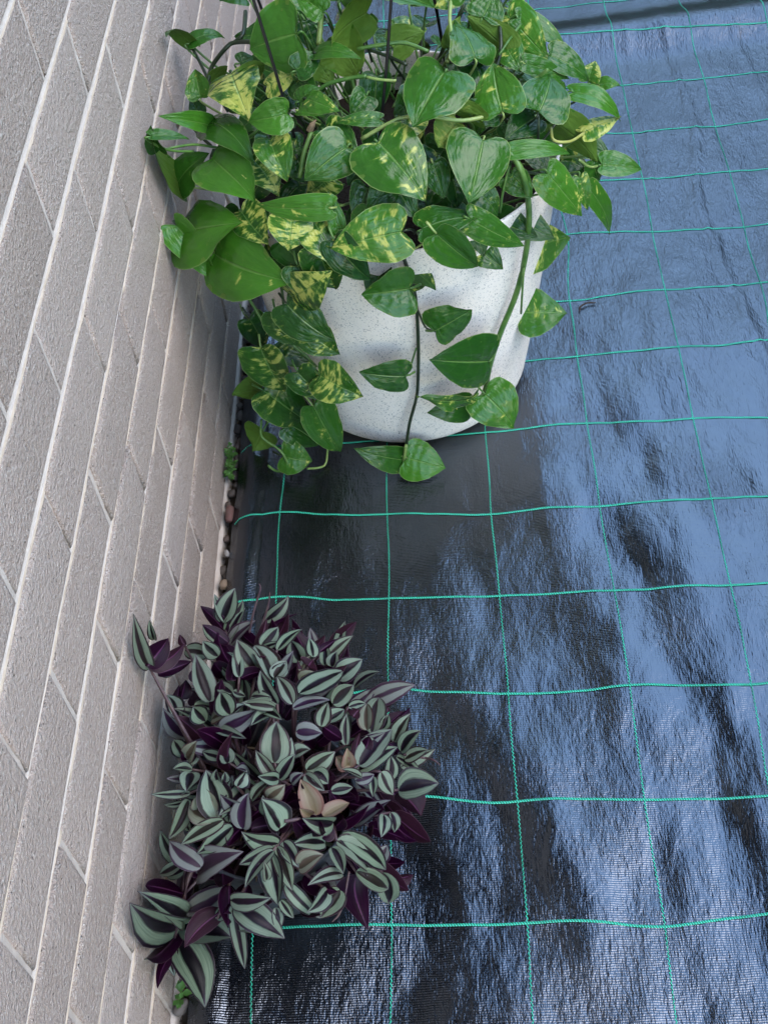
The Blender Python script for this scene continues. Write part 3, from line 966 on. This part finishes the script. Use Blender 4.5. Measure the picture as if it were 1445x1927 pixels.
def add_leaf(base, tip, wid, var, tone, opt, hang=0):
    global nleaf
    nleaf += 1
    L = (tip - base).length
    mid = (base + tip) * .5
    tocam = (CAM - mid).normalized()
    outw = (mid - DC); outw.normalize()
    face = tocam * .68 + outw * .30 + Vector((0, 0, .48))
    face.normalize()
    if opt.get('up'): face = (tocam * .35 + Vector((0, 0, .9))).normalized()
    if hang == 1:
        pn = Vector((mid.x - PC.x, mid.y - PC.y, 0)).normalized()
        face = (pn * .75 + tocam * .55).normalized()
    if opt.get('u'): face = -(tocam * .8 + Vector((0, 0, -.35))).normalized()
    rl_ = random.Random(nleaf * 7 + 1)
    sp = .16 if hang == 1 else .42
    face = (Matrix.Rotation(rl_.uniform(-sp, sp), 3, (tip - base).normalized()) @ face)
    out = HEART
    if opt.get('rnd'): out = [(x * (1.0 if y < .5 else 1.0 + .5 * (y - .5)), y) for x, y in HEART]
    me = leaf_mesh('leaf', out, L, wid, opt.get('fold', rl_.choice((.08, .15, .25, .4, .55))), opt.get('arch', rl_.uniform(.04, .26)),
                   opt.get('wav', rl_.uniform(.02, .07)), nleaf, 5, opt.get('cup', rl_.uniform(.08, .34)), rl_.uniform(-.25, .25), side=rl_.uniform(-.12, .12))
    o = link('leaf', me, [M['pl'], M['plu']], pothos)
    mw = orient(base, tip, face); mw.translation = base - PB
    o.matrix_local = mw
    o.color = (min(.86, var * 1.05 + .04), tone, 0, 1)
    # stalk: leaves the blade from behind and bends back into the plant
    back = (base - tip).normalized(); nz = mw.to_3x3() @ Vector((0, 0, 1))
    if opt.get('u'): nz = -nz
    if hang:
        pts = [base - nz * .0012, base + back * .006 - nz * .004, base + back * .014 - nz * .012]
    else:
        dwn = Vector((DC.x, DC.y, DC.z - .03)) - base
        e = base + dwn.normalized() * min(.06, dwn.length * .5) - nz * .012 + Vector((rl_.uniform(-.02, .02), rl_.uniform(-.02, .02), -.012))
        pts = [base - nz * .0012, base + back * .006 - nz * .005, (base + e) * .5 + back * .004 - nz * .010, e]
    v, f = tube(pts, [.0011, .0014] + [.0016] * (len(pts) - 2), 6)
    inv = mw.inverted()
    v = [inv @ (Vector(p) - PB) for p in v]
    link('petiole', mesh('petiole', v, f), M[rl_.choice(petiole_mats)], o)
    return o
def place(px, py, where, ds=0.0):
    if isinstance(where, tuple):
        if where[0] == 'p': p = potside(px, py, where[1] + ds)
        else: p = at_plane(px, py, 1, where[1] - ds)
        return clampx(p)
    return dome(px, py, where + ds)
for bx, by, tx, ty, wpx, var, tone, where, opt in PL:
    b = place(bx, by, where)
    rlx = rl.uniform(-.03, .05) if not isinstance(where, tuple) else rl.uniform(-.004, .008)
    t = place(tx, ty, where, rlx)
    # keep real proportions: no leaf much longer in depth than it looks
    dep = (CAM - b).length
    lpx = math.hypot(tx - bx, ty - by) / FPX * dep
    if (t - b).length > 1.5 * lpx:
        dd = (t - CAM).normalized(); t = CAM + dd * (b - CAM).dot(dd) * 1.0 + dd * 0.35 * lpx
        t = clampx(t)
    if t.z < .012 or b.z < .012:
        t.z = max(t.z, .014); b.z = max(b.z, .014)
    hg = 0 if not isinstance(where, tuple) else (1 if where[0] == 'p' else 2)
    add_leaf(b, t, wpx / FPX * dep * (1.2 if hg == 1 else 1.12), var, tone, opt, hg)
# deeper leaves that fill the plant behind the outer ones, inner shade put into their dark green
rf_ = random.Random(21)
for k in range(120):
    a = rf_.uniform(0, 2 * math.pi); el = rf_.uniform(-.08, 1.15)
    s = rf_.uniform(.55, .84)
    dv = Vector((math.cos(a) * math.cos(el), math.sin(a) * math.cos(el), math.sin(el)))
    b = Vector([DC[i] + dv[i] * DR[i] * s for i in range(3)])
    if b.y > 1.02 and b.z > .46 and rf_.random() < .7: continue
    tdir = (Vector((dv.x, dv.y, -.35 + rf_.uniform(-.4, .3))) + Vector((rf_.uniform(-.6, .6), rf_.uniform(-.6, .6), 0))).normalized()
    L = rf_.uniform(.038, .062)
    t = b + tdir * L
    if min(t.x, b.x) < .02: continue
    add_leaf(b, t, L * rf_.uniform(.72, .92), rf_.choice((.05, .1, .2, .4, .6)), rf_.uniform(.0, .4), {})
# stems: pixel path, radius, material, where
ST = [
 ([(745,455,1.0),(762,492,('p',.012)),(780,550,('p',.010)),(786,620,('p',.010)),(787,690,('p',.012)),(784,745,('p',.014)),(770,800,('p',.02)),(762,862,('y',.672))], .0028, 'dstem'),
 ([(764,838,('y',.66)),(760,868,('y',.664)),(757,874,('y',.664))], .003, 'pstem'),
 ([(925,285,.98),(962,292,1.04),(985,335,1.04),(995,400,('p',.02)),(990,470,('p',.018)),(972,550,('p',.016)),(940,630,('p',.016)),(921,690,('p',.016)),(910,742,('p',.02)),(888,752,('p',.03))], .0046, 'stem'),
 ([(985,505,('p',.026)),(980,590,('p',.026))], .0018, 'stem'),
 ([(787,585,('p',.012)),(800,615,('p',.016)),(820,624,('p',.026))], .0016, 'dstem'),
 ([(783,655,('p',.012)),(772,690,('p',.016)),(762,712,('p',.026))], .0015, 'stem'),
 ([(440,520,('y',.78)),(466,558,('y',.75)),(492,600,('y',.735)),(508,632,('y',.73))], .0026, 'stem'),
 ([(452,572,('y',.79)),(460,592,('y',.79)),(480,608,('y',.77))], .0014, 'pstem'),
 ([(530,540,('p',.02)),(535,580,('p',.02)),(545,640,('p',.02)),(592,690,('p',.02)),(590,745,('y',.72)),(588,770,('y',.71))], .0024, 'stem'),
 ([(492,790,('y',.70)),(493,822,('y',.69)),(520,842,('y',.68)),(535,858,('y',.672)),(542,882,('y',.665)),(522,887,('y',.668)),(504,876,('y',.676))], .0022, 'stem'),
 ([(578,882,('y',.672)),(600,880,('y',.672)),(613,872,('y',.68)),(617,840,('y',.69))], .0020, 'pstem'),
 ([(575,790,('y',.72)),(572,825,('y',.70)),(545,860,('y',.68))], .0018, 'stem'),
 ([(596,172,.93),(620,157,.95),(660,147,.96),(690,143,.97)], .0030, 'stem'),
 ([(690,145,.97),(715,150,.97),(746,152,.97)], .0021, 'pstem'),
 ([(672,92,.96),(720,84,.97),(762,81,.97),(806,97,.97)], .0028, 'stem'),
 ([(696,94,.9),(730,106,.9),(765,122,.92)], .0026, 'dstem'),
 ([(680,262,.97),(725,236,1.0),(760,221,1.0),(805,218,1.0),(870,227,1.0),(942,211,1.02)], .0030, 'pstem'),
 ([(850,-20,1.02),(846,35,1.0),(851,85,.97),(841,118,.95)], .0028, 'pstem'),
 ([(939,-30,1.02),(940,40,1.0),(942,90,.97),(934,125,.92),(915,170,.85)], .0030, 'dstem'),
 ([(938,104,.97),(958,75,1.0),(980,45,1.0)], .0019, 'stem'),
 ([(846,118,.93),(885,107,.93),(932,114,.94)], .0024, 'dstem'),
 ([(606,10,1.04),(603,50,.98),(600,84,.95)], .0040, 'pstem'),
 ([(391,156,.95),(400,124,.97),(424,92,.98),(442,80,.97),(486,79,.95)], .0034, 'dstem'),
 ([(442,80,.97),(458,62,.97),(462,22,.97)], .0034, 'dstem'),
 ([(358,84,.99),(374,112,.98),(398,160,.94),(430,210,.85)], .0026, 'dstem'),
 ([(1036,240,1.0),(1042,264,1.02),(1072,266,1.02),(1099,250,1.0)], .0021, 'ystem'),
 ([(1016,270,.95),(1040,240,.98),(1060,208,1.0)], .0020, 'dstem'),
 ([(1012,272,.97),(1013,240,1.02),(1013,212,1.04)], .0020, 'dstem'),
 ([(345,215,.97),(372,250,.96),(398,275,.9)], .0026, 'dstem'),
 ([(564,335,.98),(572,290,1.0),(586,248,1.0)], .0032, 'stem'),
 ([(940,400,.9),(946,360,.95),(958,312,1.0)], .0020, 'stem'),
 ([(958,300,1.0),(990,322,.98),(1030,330,.98)], .0019, 'dstem'),
 ([(460,265,.95),(486,245,.97),(500,225,.97)], .0026, 'stem'),
 ([(686,300,.97),(686,330,.96),(700,350,.9)], .0030, 'stem'),
 ([(760,480,('p',.02)),(790,462,('p',.02)),(822,442,('p',.03))], .0017, 'pstem'),
 ([(1088,300,.95),(1110,314,.97),(1133,310,.99)], .0019, 'pstem'),
]
for pts, r, m in ST:
    P3 = [place(a, b, c) - PB for a, b, c in pts]
    v, f = tube(P3, r * .82, 7)
    link('stem', mesh('stem', v, f), M[m], pothos)
# inner crown of woody stems, rooted in the soil
rs = random.Random(9)
for k in range(12):
    a = rs.uniform(0, 6.28); r0 = rs.uniform(.02, .13)
    p0 = Vector((PC.x + r0 * math.cos(a), PC.y + r0 * math.sin(a), .335))
    a2 = a + rs.uniform(-.6, .6); r1 = r0 + rs.uniform(.04, .11); z1 = rs.uniform(.42, .56)
    p2 = Vector((PC.x + r1 * math.cos(a2), PC.y + r1 * math.sin(a2), z1)); p2.x = max(.03, p2.x)
    p1 = (p0 + p2) * .5 + Vector((rs.uniform(-.02, .02), rs.uniform(-.02, .02), .03))
    v, f = tube([p0 - PB, p1 - PB, p2 - PB], [.0032, .0028, .0022], 7)
    link('stem', mesh('stem', v, f), M[rs.choice(('stem', 'dstem', 'stem'))], pothos)
# papery node husk on the cut stem
hp = place(583, 245, 1.0) - PB
v, f = tube([hp, hp + Vector((.004, -.002, .008)), hp + Vector((.009, -.002, .014))], [.0045, .0035, .0006], 6)
link('dry_sheath', mesh('dry_sheath', v, f), M['husk'], pothos)

# ---- black hanger of the inner basket
hang = empty('basket_hanger', (.29, .88, .37), 'black plastic basket hanger straps rising out of the green trailing plant', 'hanger')
apex = Vector((.285, .93, 1.16))
for (x0, y0, Y0, x1, y1, Y1, wd) in ((566, 300, .76, 468, -30, .79, .0034), (508, 62, 1.00, 474, -30, 1.0, .0034), (714, 268, .745, 738, -30, .78, .0033), (840, 138, 1.0, 812, -30, 1.0, .0040), (676, 214, 1.03, 681, 30, 1.03, .0030)):
    a = at_plane(x0, y0, 1, Y0); b = at_plane(x1, y1, 1, Y1)
    lo = a + (a - b).normalized() * .06
    up = b + (b - a).normalized() * .05
    pts = [lo, a, (a + b) * .5 + Vector((.001, 0, 0)), b, up, apex]
    v, f = tube([p - hang.location for p in pts], wd * .55, 8)
    link('strap', mesh('strap', v, f, True), M['strap'], hang)
hk = [apex + Vector((0, 0, -.01)), apex + Vector((0, 0, .03)), apex + Vector((.012, 0, .05)), apex + Vector((.026, 0, .035)), apex + Vector((.022, 0, .015))]
v, f = tube([p - hang.location for p in hk], .003, 8)
link('hook', mesh('hook', v, f), M['strap'], hang)

# ---------------------------------------------------------------- striped purple plant
ZC = Vector((.122, .078, .004))
zpot = empty('flower_pot', ZC, 'dark slate grey plastic pot almost hidden under the striped purple plant', 'pot')
prof = [(.001, .0), (.060, 0), (.064, .004), (.078, .09), (.086, .138), (.091, .140), (.0925, .158), (.091, .161), (.0885, .160), (.086, .142), (.080, .10)]
v, f = lathe(prof, 56); link('pot_body', mesh('pot_body', v, f), M['grey'], zpot)
sv, sf = lathe([(r, .133) for r in (.001, .03, .05, .07, .083)], 32)
sv = [(a, b, c + .008 * noise.noise((a * 60, b * 60, 2))) for a, b, c in sv]
link('potting_soil', mesh('potting_soil', sv, sf), M['soil'], zpot)
zeb = empty('striped_plant', (.122, .078, .13), 'purple plant with silver striped leaves sprawling from a grey pot by the wall', 'plant')
ZB = zeb.location
EC = Vector((.128, .125, .085)); ER = Vector((.150, .200, .170))
ZL = []
def zl(ox, oy, sc, rows):
    for r in rows:
        ZL.append((ox + r[0] / sc, oy + r[1] / sc, ox + r[2] / sc, oy + r[3] / sc, r[4] / sc, r[5]))
# flags: 0 striped, 1 purple under face, 2 pale, 3 olive or rosy, 4 purple-tinted, 5 pale pink withering
zl(240, 1080, 4.516, [(190,800,55,340,110,0),(230,560,185,390,60,0),(170,790,350,545,150,1),(190,800,490,590,110,1),(260,850,550,740,90,1),(290,860,400,850,50,2),(490,610,445,515,50,1),(490,650,718,690,115,0),(770,700,640,570,110,0),(840,500,620,270,105,1),(830,410,740,170,70,0),(800,410,915,118,150,0),(835,480,985,220,90,0),(860,545,1000,290,90,0),(860,585,635,430,80,1),(770,570,640,440,60,0),(880,600,1092,395,105,4),(790,700,760,560,100,1),(1165,400,1370,185,110,0),(1100,625,1182,380,72,1),(1190,460,1445,335,42,1),(1140,615,1282,450,112,0),(1120,655,1335,580,55,0),(1270,640,1445,500,90,0),(1090,815,930,555,150,0),(1230,905,1080,610,170,2),(880,905,900,690,90,1),(950,875,910,640,80,0),(960,885,1168,830,90,1),(700,1085,580,680,150,0),(600,925,590,780,90,1),(460,1060,500,900,110,1),(620,1095,612,935,205,1),(440,1235,335,1030,120,2),(400,1235,440,940,75,1),(420,1205,490,1080,80,0),(410,1215,560,1130,90,1),(570,1120,757,1150,90,0),(665,1255,558,1130,130,0),(872,1195,790,1000,150,0),(890,1015,770,920,90,0),(900,1000,1005,1040,60,0),(1225,1085,968,1090,85,0),(1055,1040,1225,1050,95,0),(1255,1135,970,1098,70,0),(1275,1105,1128,820,112,0),(1405,1105,1270,870,112,0),(1250,885,1352,740,112,2),(720,1235,885,1180,110,3),(800,1315,1105,1150,130,4),(740,1320,1012,1400,82,0),(1225,1205,1048,1290,92,0),(1170,1170,1312,1240,72,0),(900,1185,1002,1110,80,2)])
zl(520, 1180, 4.516, [(10,195,222,18,90,0),(205,288,124,108,140,0),(315,255,280,88,110,0),(350,225,512,100,55,1),(410,325,410,152,72,0),(470,335,512,208,90,0),(515,430,732,273,150,0),(195,565,572,370,190,0),(190,620,562,420,112,4),(145,690,457,620,112,4),(200,460,332,380,100,3),(210,380,300,240,60,3),(190,565,180,280,60,1),(270,335,312,280,150,1),(155,645,8,430,120,0),(20,412,72,298,112,2),(480,655,657,493,125,0),(380,845,440,638,112,0),(420,805,577,698,112,0),(400,845,562,955,92,1),(590,1000,600,735,70,0),(615,680,762,650,65,0),(650,765,700,698,95,1),(770,875,770,648,112,3),(810,905,872,598,160,0),(900,865,952,738,75,0),(940,720,955,680,40,1),(1000,975,1142,733,120,0),(1060,1055,1232,878,115,0),(1090,1125,1292,1043,115,0),(705,1175,982,868,165,0),(690,1225,1032,1018,120,0),(740,1065,790,928,80,1),(690,1155,710,898,62,1),(600,1185,600,1028,92,5),(640,1175,505,1100,110,5),(722,1275,560,1208,62,0),(670,1305,832,1250,82,4),(1040,1055,950,988,82,1),(1038,1385,1382,1328,200,0),(1020,1102,1245,1272,72,0),(965,1295,970,1088,92,0),(890,1232,992,1428,125,0),(930,1295,910,1210,82,1),(820,1275,820,1445,62,0),(170,892,392,900,125,4),(150,1092,292,1038,102,0),(258,1215,502,1058,145,0),(250,1255,412,1392,95,0),(320,1232,442,1332,112,0),(130,1325,232,1240,72,4)])
zl(240, 1390, 4.516, [(480,155,393,8,112,0),(510,175,590,18,112,3),(520,215,602,98,72,0),(550,262,383,260,75,0),(540,292,500,452,132,0),(850,205,820,48,102,0),(800,165,638,108,82,0),(785,375,760,258,85,0),(825,372,832,280,62,0),(800,675,668,263,225,0),(690,625,658,418,180,3),(752,685,528,560,172,3),(860,705,890,308,132,0),(812,692,453,902,112,0),(892,752,590,977,120,0),(935,405,1012,268,112,2),(982,765,1030,458,155,4),(1060,522,1242,348,92,0),(1190,505,1342,388,122,3),(1292,765,1138,508,190,0),(1050,765,1302,738,112,1),(532,462,193,470,62,0),(502,532,308,560,42,0),(522,522,348,852,102,0),(480,682,540,792,62,0),(425,1055,278,778,92,0),(475,1052,268,1150,75,0),(482,1112,330,1170,92,0),(625,1095,358,868,145,4),(600,1155,988,958,205,4),(482,1325,153,1250,145,1),(1282,892,968,788,152,0),(1242,932,948,1072,102,0),(1240,952,998,1272,92,0),(1182,1202,1160,1038,62,0),(1222,962,1280,1425,180,0),(1272,922,1402,1292,132,0),(1332,882,1442,1082,102,0),(882,1372,1225,1350,122,0),(1250,205,1268,-150,205,0),(1332,225,1392,-12,95,0),(1252,332,1088,98,92,0),(1292,342,1422,128,105,0),(1282,345,1108,320,95,0),(1240,235,1222,88,55,0)])
zl(520, 1440, 4.516, [(335,425,207,118,150,5),(400,435,622,318,112,5),(292,425,198,368,75,5),(470,222,652,188,75,0),(560,365,448,208,75,1),(482,485,218,448,130,0),(350,605,332,498,82,1),(392,625,472,498,112,1),(412,662,128,672,122,0),(190,875,402,758,142,3),(562,922,265,1022,102,0),(472,702,572,925,92,0),(512,642,785,912,172,0),(562,582,932,892,150,0),(682,902,952,1052,122,0),(902,912,950,1182,142,0),(872,825,940,678,112,4),(1000,962,1165,932,102,1),(690,925,782,1405,205,1),(1050,232,1232,432,205,1),(912,422,890,615,102,0),(972,402,1002,572,82,0),(80,1012,372,1302,112,0),(40,1152,142,1302,62,0),(432,1062,258,1252,122,0),(542,1062,368,1302,150,0),(62,652,192,872,112,0)])
zl(220, 1450, 3.61, [(442,1052,88,898,225,0),(462,992,138,818,132,0),(468,962,772,788,165,4),(440,1042,782,1132,200,0),(442,1082,198,1272,92,1),(432,1182,278,1482,62,1),(382,1182,395,1402,72,2),(428,1142,600,1612,195,0),(462,1092,672,1397,122,0),(808,912,1142,1142,152,0),(830,1022,1002,1102,92,2),(790,922,870,1352,82,0),(682,1012,757,898,62,0),(1082,932,1090,1092,62,0),(1112,882,1202,1002,62,0)])
rz = random.Random(17)
zn = 0
def add_zleaf(base, tip, wid, flag, fold, arch, cup, spin):
    global zn
    zn += 1
    L = (tip - base).length
    mid = (base + tip) * .5
    tocam = (CAM - mid).normalized()
    face = (tocam * .75 + Vector((0, 0, .45)) + (mid - EC).normalized() * .2).normalized()
    if flag == 1: face = -(tocam * .8 + (mid - EC).normalized() * -.2).normalized()
    face = Matrix.Rotation(spin, 3, (tip - base).normalized()) @ face
    me = leaf_mesh('leaf', OVAL, L, wid, fold, arch, rz.uniform(.0, .04), 1000 + zn, 4, cup, rz.uniform(-.3, .3), .0007, rz.uniform(-.25, .25))
    o = link('leaf', me, [M['zl'], M['zlu']], zeb)
    mw = orient(base, tip, face); mw.translation = base - ZB
    o.matrix_local = mw
    pk = {3: .30, 5: .95}.get(flag, rz.choice((0, 0, 0, .06)))
    o.color = (pk, .9 if flag == 4 else rz.uniform(0, .28), .8 if flag == 2 else rz.uniform(0, .35), 1)
    return o
zpts = []
for bx, by, tx, ty, wpx, flag in ZL:
    s0 = rz.uniform(.93, 1.02)
    b = clampx(on_ell(bx, by, EC, ER * s0))
    t = clampx(on_ell(tx, ty, EC, ER * (s0 + rz.uniform(.0, .10))))
    dep = (CAM - b).length
    lpx = math.hypot(tx - bx, ty - by) / FPX * dep
    if (t - b).length > 1.45 * lpx:
        dd = (t - CAM).normalized(); t = clampx(CAM + dd * ((b - CAM).dot(dd) + rz.uniform(-.15, .35) * lpx))
    b.z = max(b.z, .012); t.z = max(t.z, .012)
    wd = wpx / FPX * dep * 1.34
    add_zleaf(b, t, wd, flag, rz.uniform(.2, .75), rz.uniform(.03, .26), rz.uniform(-.05, .22), rz.uniform(-.55, .55))
    zpts.append((b, t))
# lower shoots under the canopy, mostly dark purple so the gaps read as shade
rq = random.Random(31)
for k in range(210):
    a = rq.uniform(0, 6.28); el = rq.uniform(-.15, 1.3); s = rq.uniform(.58, .90)
    dv = Vector((math.cos(a) * math.cos(el), math.sin(a) * math.cos(el), math.sin(el)))
    b = Vector([EC[i] + dv[i] * ER[i] * s for i in range(3)])
    L = rq.uniform(.034, .056)
    t = b + (dv + Vector((rq.uniform(-.8, .8), rq.uniform(-.8, .8), rq.uniform(-.5, .4)))).normalized() * L
    if min(b.x, t.x) < .016 or min(b.z, t.z) < .02: continue
    add_zleaf(b, t, L * rq.uniform(.36, .48), rq.choice((0, 1, 1, 1, 4)), rq.uniform(.2, .6), .1, .05, rq.uniform(-.8, .8))
# stems from the soil to each shoot
for k, (b, t) in enumerate(zpts):
    if k % 3: continue
    p0 = Vector((ZC.x + rq.uniform(-.06, .06), ZC.y + rq.uniform(-.05, .06), .13))
    p1 = p0 * .45 + b * .55 + Vector((0, 0, .012 if b.z > .10 else .035))
    if b.z < .12:                      # over the rim, then down
        h = Vector((b.x - ZC.x, b.y - ZC.y, 0)).normalized()
        p1 = Vector((ZC.x, ZC.y, 0)) + h * .097 + Vector((0, 0, .178))
    p1.x = max(.018, p1.x)
    v, f = tube([p0 - ZB, p1 - ZB, b - ZB], [.0022, .002, .0014], 6)
    link('stem', mesh('stem', v, f), M['zstem'], zeb)
for (pa, r) in (([(760,1420),(790,1425),(815,1430),(828,1440)], .0012), ([(657,1640),(648,1690),(638,1720),(625,1735)], .0010), ([(470,1190),(478,1150),(490,1110),(488,1098)], .0011), ([(490,1185),(505,1140),(508,1115)], .001), ([(535,1545),(552,1543),(566,1540)], .0018)):
    P3 = [clampx(on_ell(a, b, EC, ER * 1.0)) - ZB for a, b in pa]
    v, f = tube(P3, [r * 1.2] * (len(P3) - 1) + [r * .6], 6)
    link('stem', mesh('stem', v, f), M['zstem'], zeb)
# dry litter on the pot's soil
rt = random.Random(77)
lv, lf = [], []
for k in range(130):
    a = rt.uniform(0, 6.28); r0 = math.sqrt(rt.random()) * .08
    p = Vector((r0 * math.cos(a), r0 * math.sin(a), .138 + rt.uniform(0, .03)))
    d = Vector((rt.uniform(-1, 1), rt.uniform(-1, 1), rt.uniform(-.3, .4))).normalized() * rt.uniform(.008, .022)
    v, f = tube([p, p + d * .5 + Vector((0, 0, .002)), p + d], [.0012, .0014, .0005], 5)
    b0 = len(lv); lv += v; lf += [tuple(b0 + i for i in q) for q in f]
o = link('dry_litter', mesh('dry_litter', lv, lf), M['husk'], zpot); o['kind'] = 'stuff'

# ---------------------------------------------------------------- pebbles in the gap, weed, twig
def pebble(loc, size, col, label, group, seed):
    rr = random.Random(seed)
    bm = bmesh.new(); bmesh.ops.create_icosphere(bm, subdivisions=2, radius=1)
    off = Vector((rr.uniform(0, 50), rr.uniform(0, 50), 0))
    for v_ in bm.verts:
        k = 1 + .45 * noise.noise(v_.co * 1.2 + off) + .20 * noise.noise(v_.co * 2.7 + off)
        q = v_.co * k
        for ax in range(3):
            if abs(q[ax]) > .62: q[ax] = math.copysign(.62 + (abs(q[ax]) - .62) * .25, q[ax])
        v_.co = Vector((q.x * size[0], q.y * size[1], q.z * size[2]))
    me = bpy.data.meshes.new('pebble'); bm.to_mesh(me); bm.free()
    me.polygons.foreach_set('use_smooth', [True] * len(me.polygons))
    o = link('pebble', me, M['stone'])
    o.location = loc; o.rotation_euler = (rr.uniform(-.4, .4), rr.uniform(-.3, .3), rr.uniform(-.6, .6))
    o.color = col + (1,)
    tag(o, label, 'pebble', group)
G = 'pebbles along the foot of the wall'
pebble((.012, .608, -.006), (.0075, .019, .009), (.13, .062, .055), 'long reddish brown pebble just below the small green weed', G, 1)
pebble((.012, .541, -.010), (.005, .008, .006), (.34, .33, .32), 'small whitish stone chip between wall and mat', G, 2)
pebble((.012, .487, -.010), (.0075, .009, .008), (.22, .16, .11), 'tan pebble by the wall just above the striped plant', G, 3)
pebble((.008, -.075, -.014), (.008, .014, .008), (.12, .105, .095), 'grey pebble at the wall below the striped plant', G, 4)
rp = random.Random(8)
y = -.16
while y < 1.95:
    skip = any(abs(y - q) < .016 for q in (.608, .541, .487, -.075)) or .02 < y < .44 or y > 1.05
    if not skip:
        sz = rp.uniform(.0050, .0090)
        c = rp.choice(((.10, .085, .075), (.075, .062, .055), (.13, .11, .10), (.06, .048, .042), (.11, .08, .068)))
        pebble((rp.uniform(.006, .017), y, rp.uniform(-.024, -.014)), (sz, sz * rp.uniform(1.0, 1.6), sz * .85), c,
               'small grey brown pebble wedged in the gap between wall and mat', G, int(y * 1000) + 500)
    y += rp.uniform(.012, .026)
# gravel crumbs under them
cv, cf = [], []
for k in range(700):
    y = rp.uniform(-.25, 2.0); x = rp.uniform(.002, .032); s = rp.uniform(.0018, .0045)
    z = -.037 + rp.uniform(0, .012)
    b0 = len(cv)
    for d in ((1, 0, 0), (-1, 0, 0), (0, 1, 0), (0, -1, 0), (0, 0, 1), (0, 0, -1)):
        cv.append((x + d[0] * s * rp.uniform(.6, 1.4), y + d[1] * s * rp.uniform(.6, 1.4), z + d[2] * s * rp.uniform(.6, 1.2)))
    for a, b, c in ((0, 2, 4), (2, 1, 4), (1, 3, 4), (3, 0, 4), (2, 0, 5), (1, 2, 5), (3, 1, 5), (0, 3, 5)): cf.append((b0 + a, b0 + b, b0 + c))
o = link('gravel', mesh('gravel', cv, cf, False), m_plain('gravel', (.10, .083, .072), .9, .2, 80, .5)); tag(o, 'fine dark gravel and soil crumbs along the foot of the wall', 'gravel', kind='stuff')

def weed(loc, n, spread, h, label, leafsize, seed):
    rr = random.Random(seed)
    root = empty('weed', loc, label, 'weed')
    sv_, sf_, lv_, lf_ = [], [], [], []
    for k in range(n):
        a = rr.uniform(0, 6.28); r0 = spread * math.sqrt(rr.random())
        q = Vector((abs(r0 * math.cos(a)) * .55 + .001, r0 * math.sin(a) * 1.6, rr.uniform(.3, 1) * h))
        v, f = tube([(0.004, q.y * .5, -.01), (q.x * .6, q.y * .8, q.z * .6), q], [.0007, .0006, .0004], 5)
        b0 = len(sv_); sv_ += v; sf_ += [tuple(b0 + i for i in w_) for w_ in f]
        for m_ in range(rr.randint(4, 6)):
            g = rr.uniform(0, 6.28); L = leafsize * rr.uniform(.6, 1.2)
            d = Vector((math.cos(g), math.sin(g), rr.uniform(-.2, .7))).normalized(); sd_ = d.cross(Vector((0, 0, 1))).normalized() * L * .32
            nz = Vector((0, 0, L * .12))
            b0 = len(lv_)
            lv_ += [q, q + d * L * .5 + sd_ + nz, q + d * L, q + d * L * .5 - sd_ + nz, q + d * L * .5 - nz * .3]
            lf_ += [(b0, b0 + 4, b0 + 1), (b0 + 4, b0 + 2, b0 + 1), (b0, b0 + 3, b0 + 4), (b0 + 4, b0 + 3, b0 + 2)]
    link('stem', mesh('stem', sv_, sf_), M['weed'], root)
    o = link('foliage', mesh('foliage', lv_, lf_), M['weed'], root); o['kind'] = 'stuff'
weed((.004, .690, -.004), 46, .020, .026, 'small feathery green weed growing from the foot of the brick wall', .0062, 3)
weed((.006, -.066, -.008), 2, .005, .008, 'tiny green weed in the corner below the striped plant', .012, 5)
tw = empty('twig', (.550, .975, .006), 'tiny dark twig lying on the mat to the right of the planter', 'twig')
hz = lambda x, y: hgt(.55 + x, .975 + y) - .006 + .0022
v, f = tube([(-.013, -.010, hz(-.013, -.010)), (-.011, -.001, hz(-.011, -.001) + .001), (-.002, .006, hz(-.002, .006) + .002), (.006, .008, hz(.006, .008) + .001), (.014, .008, hz(.014, .008))], [.0011, .0015, .0013, .0013, .0008], 6)
link('twig_body', mesh('twig_body', v, f), M['twig'], tw)
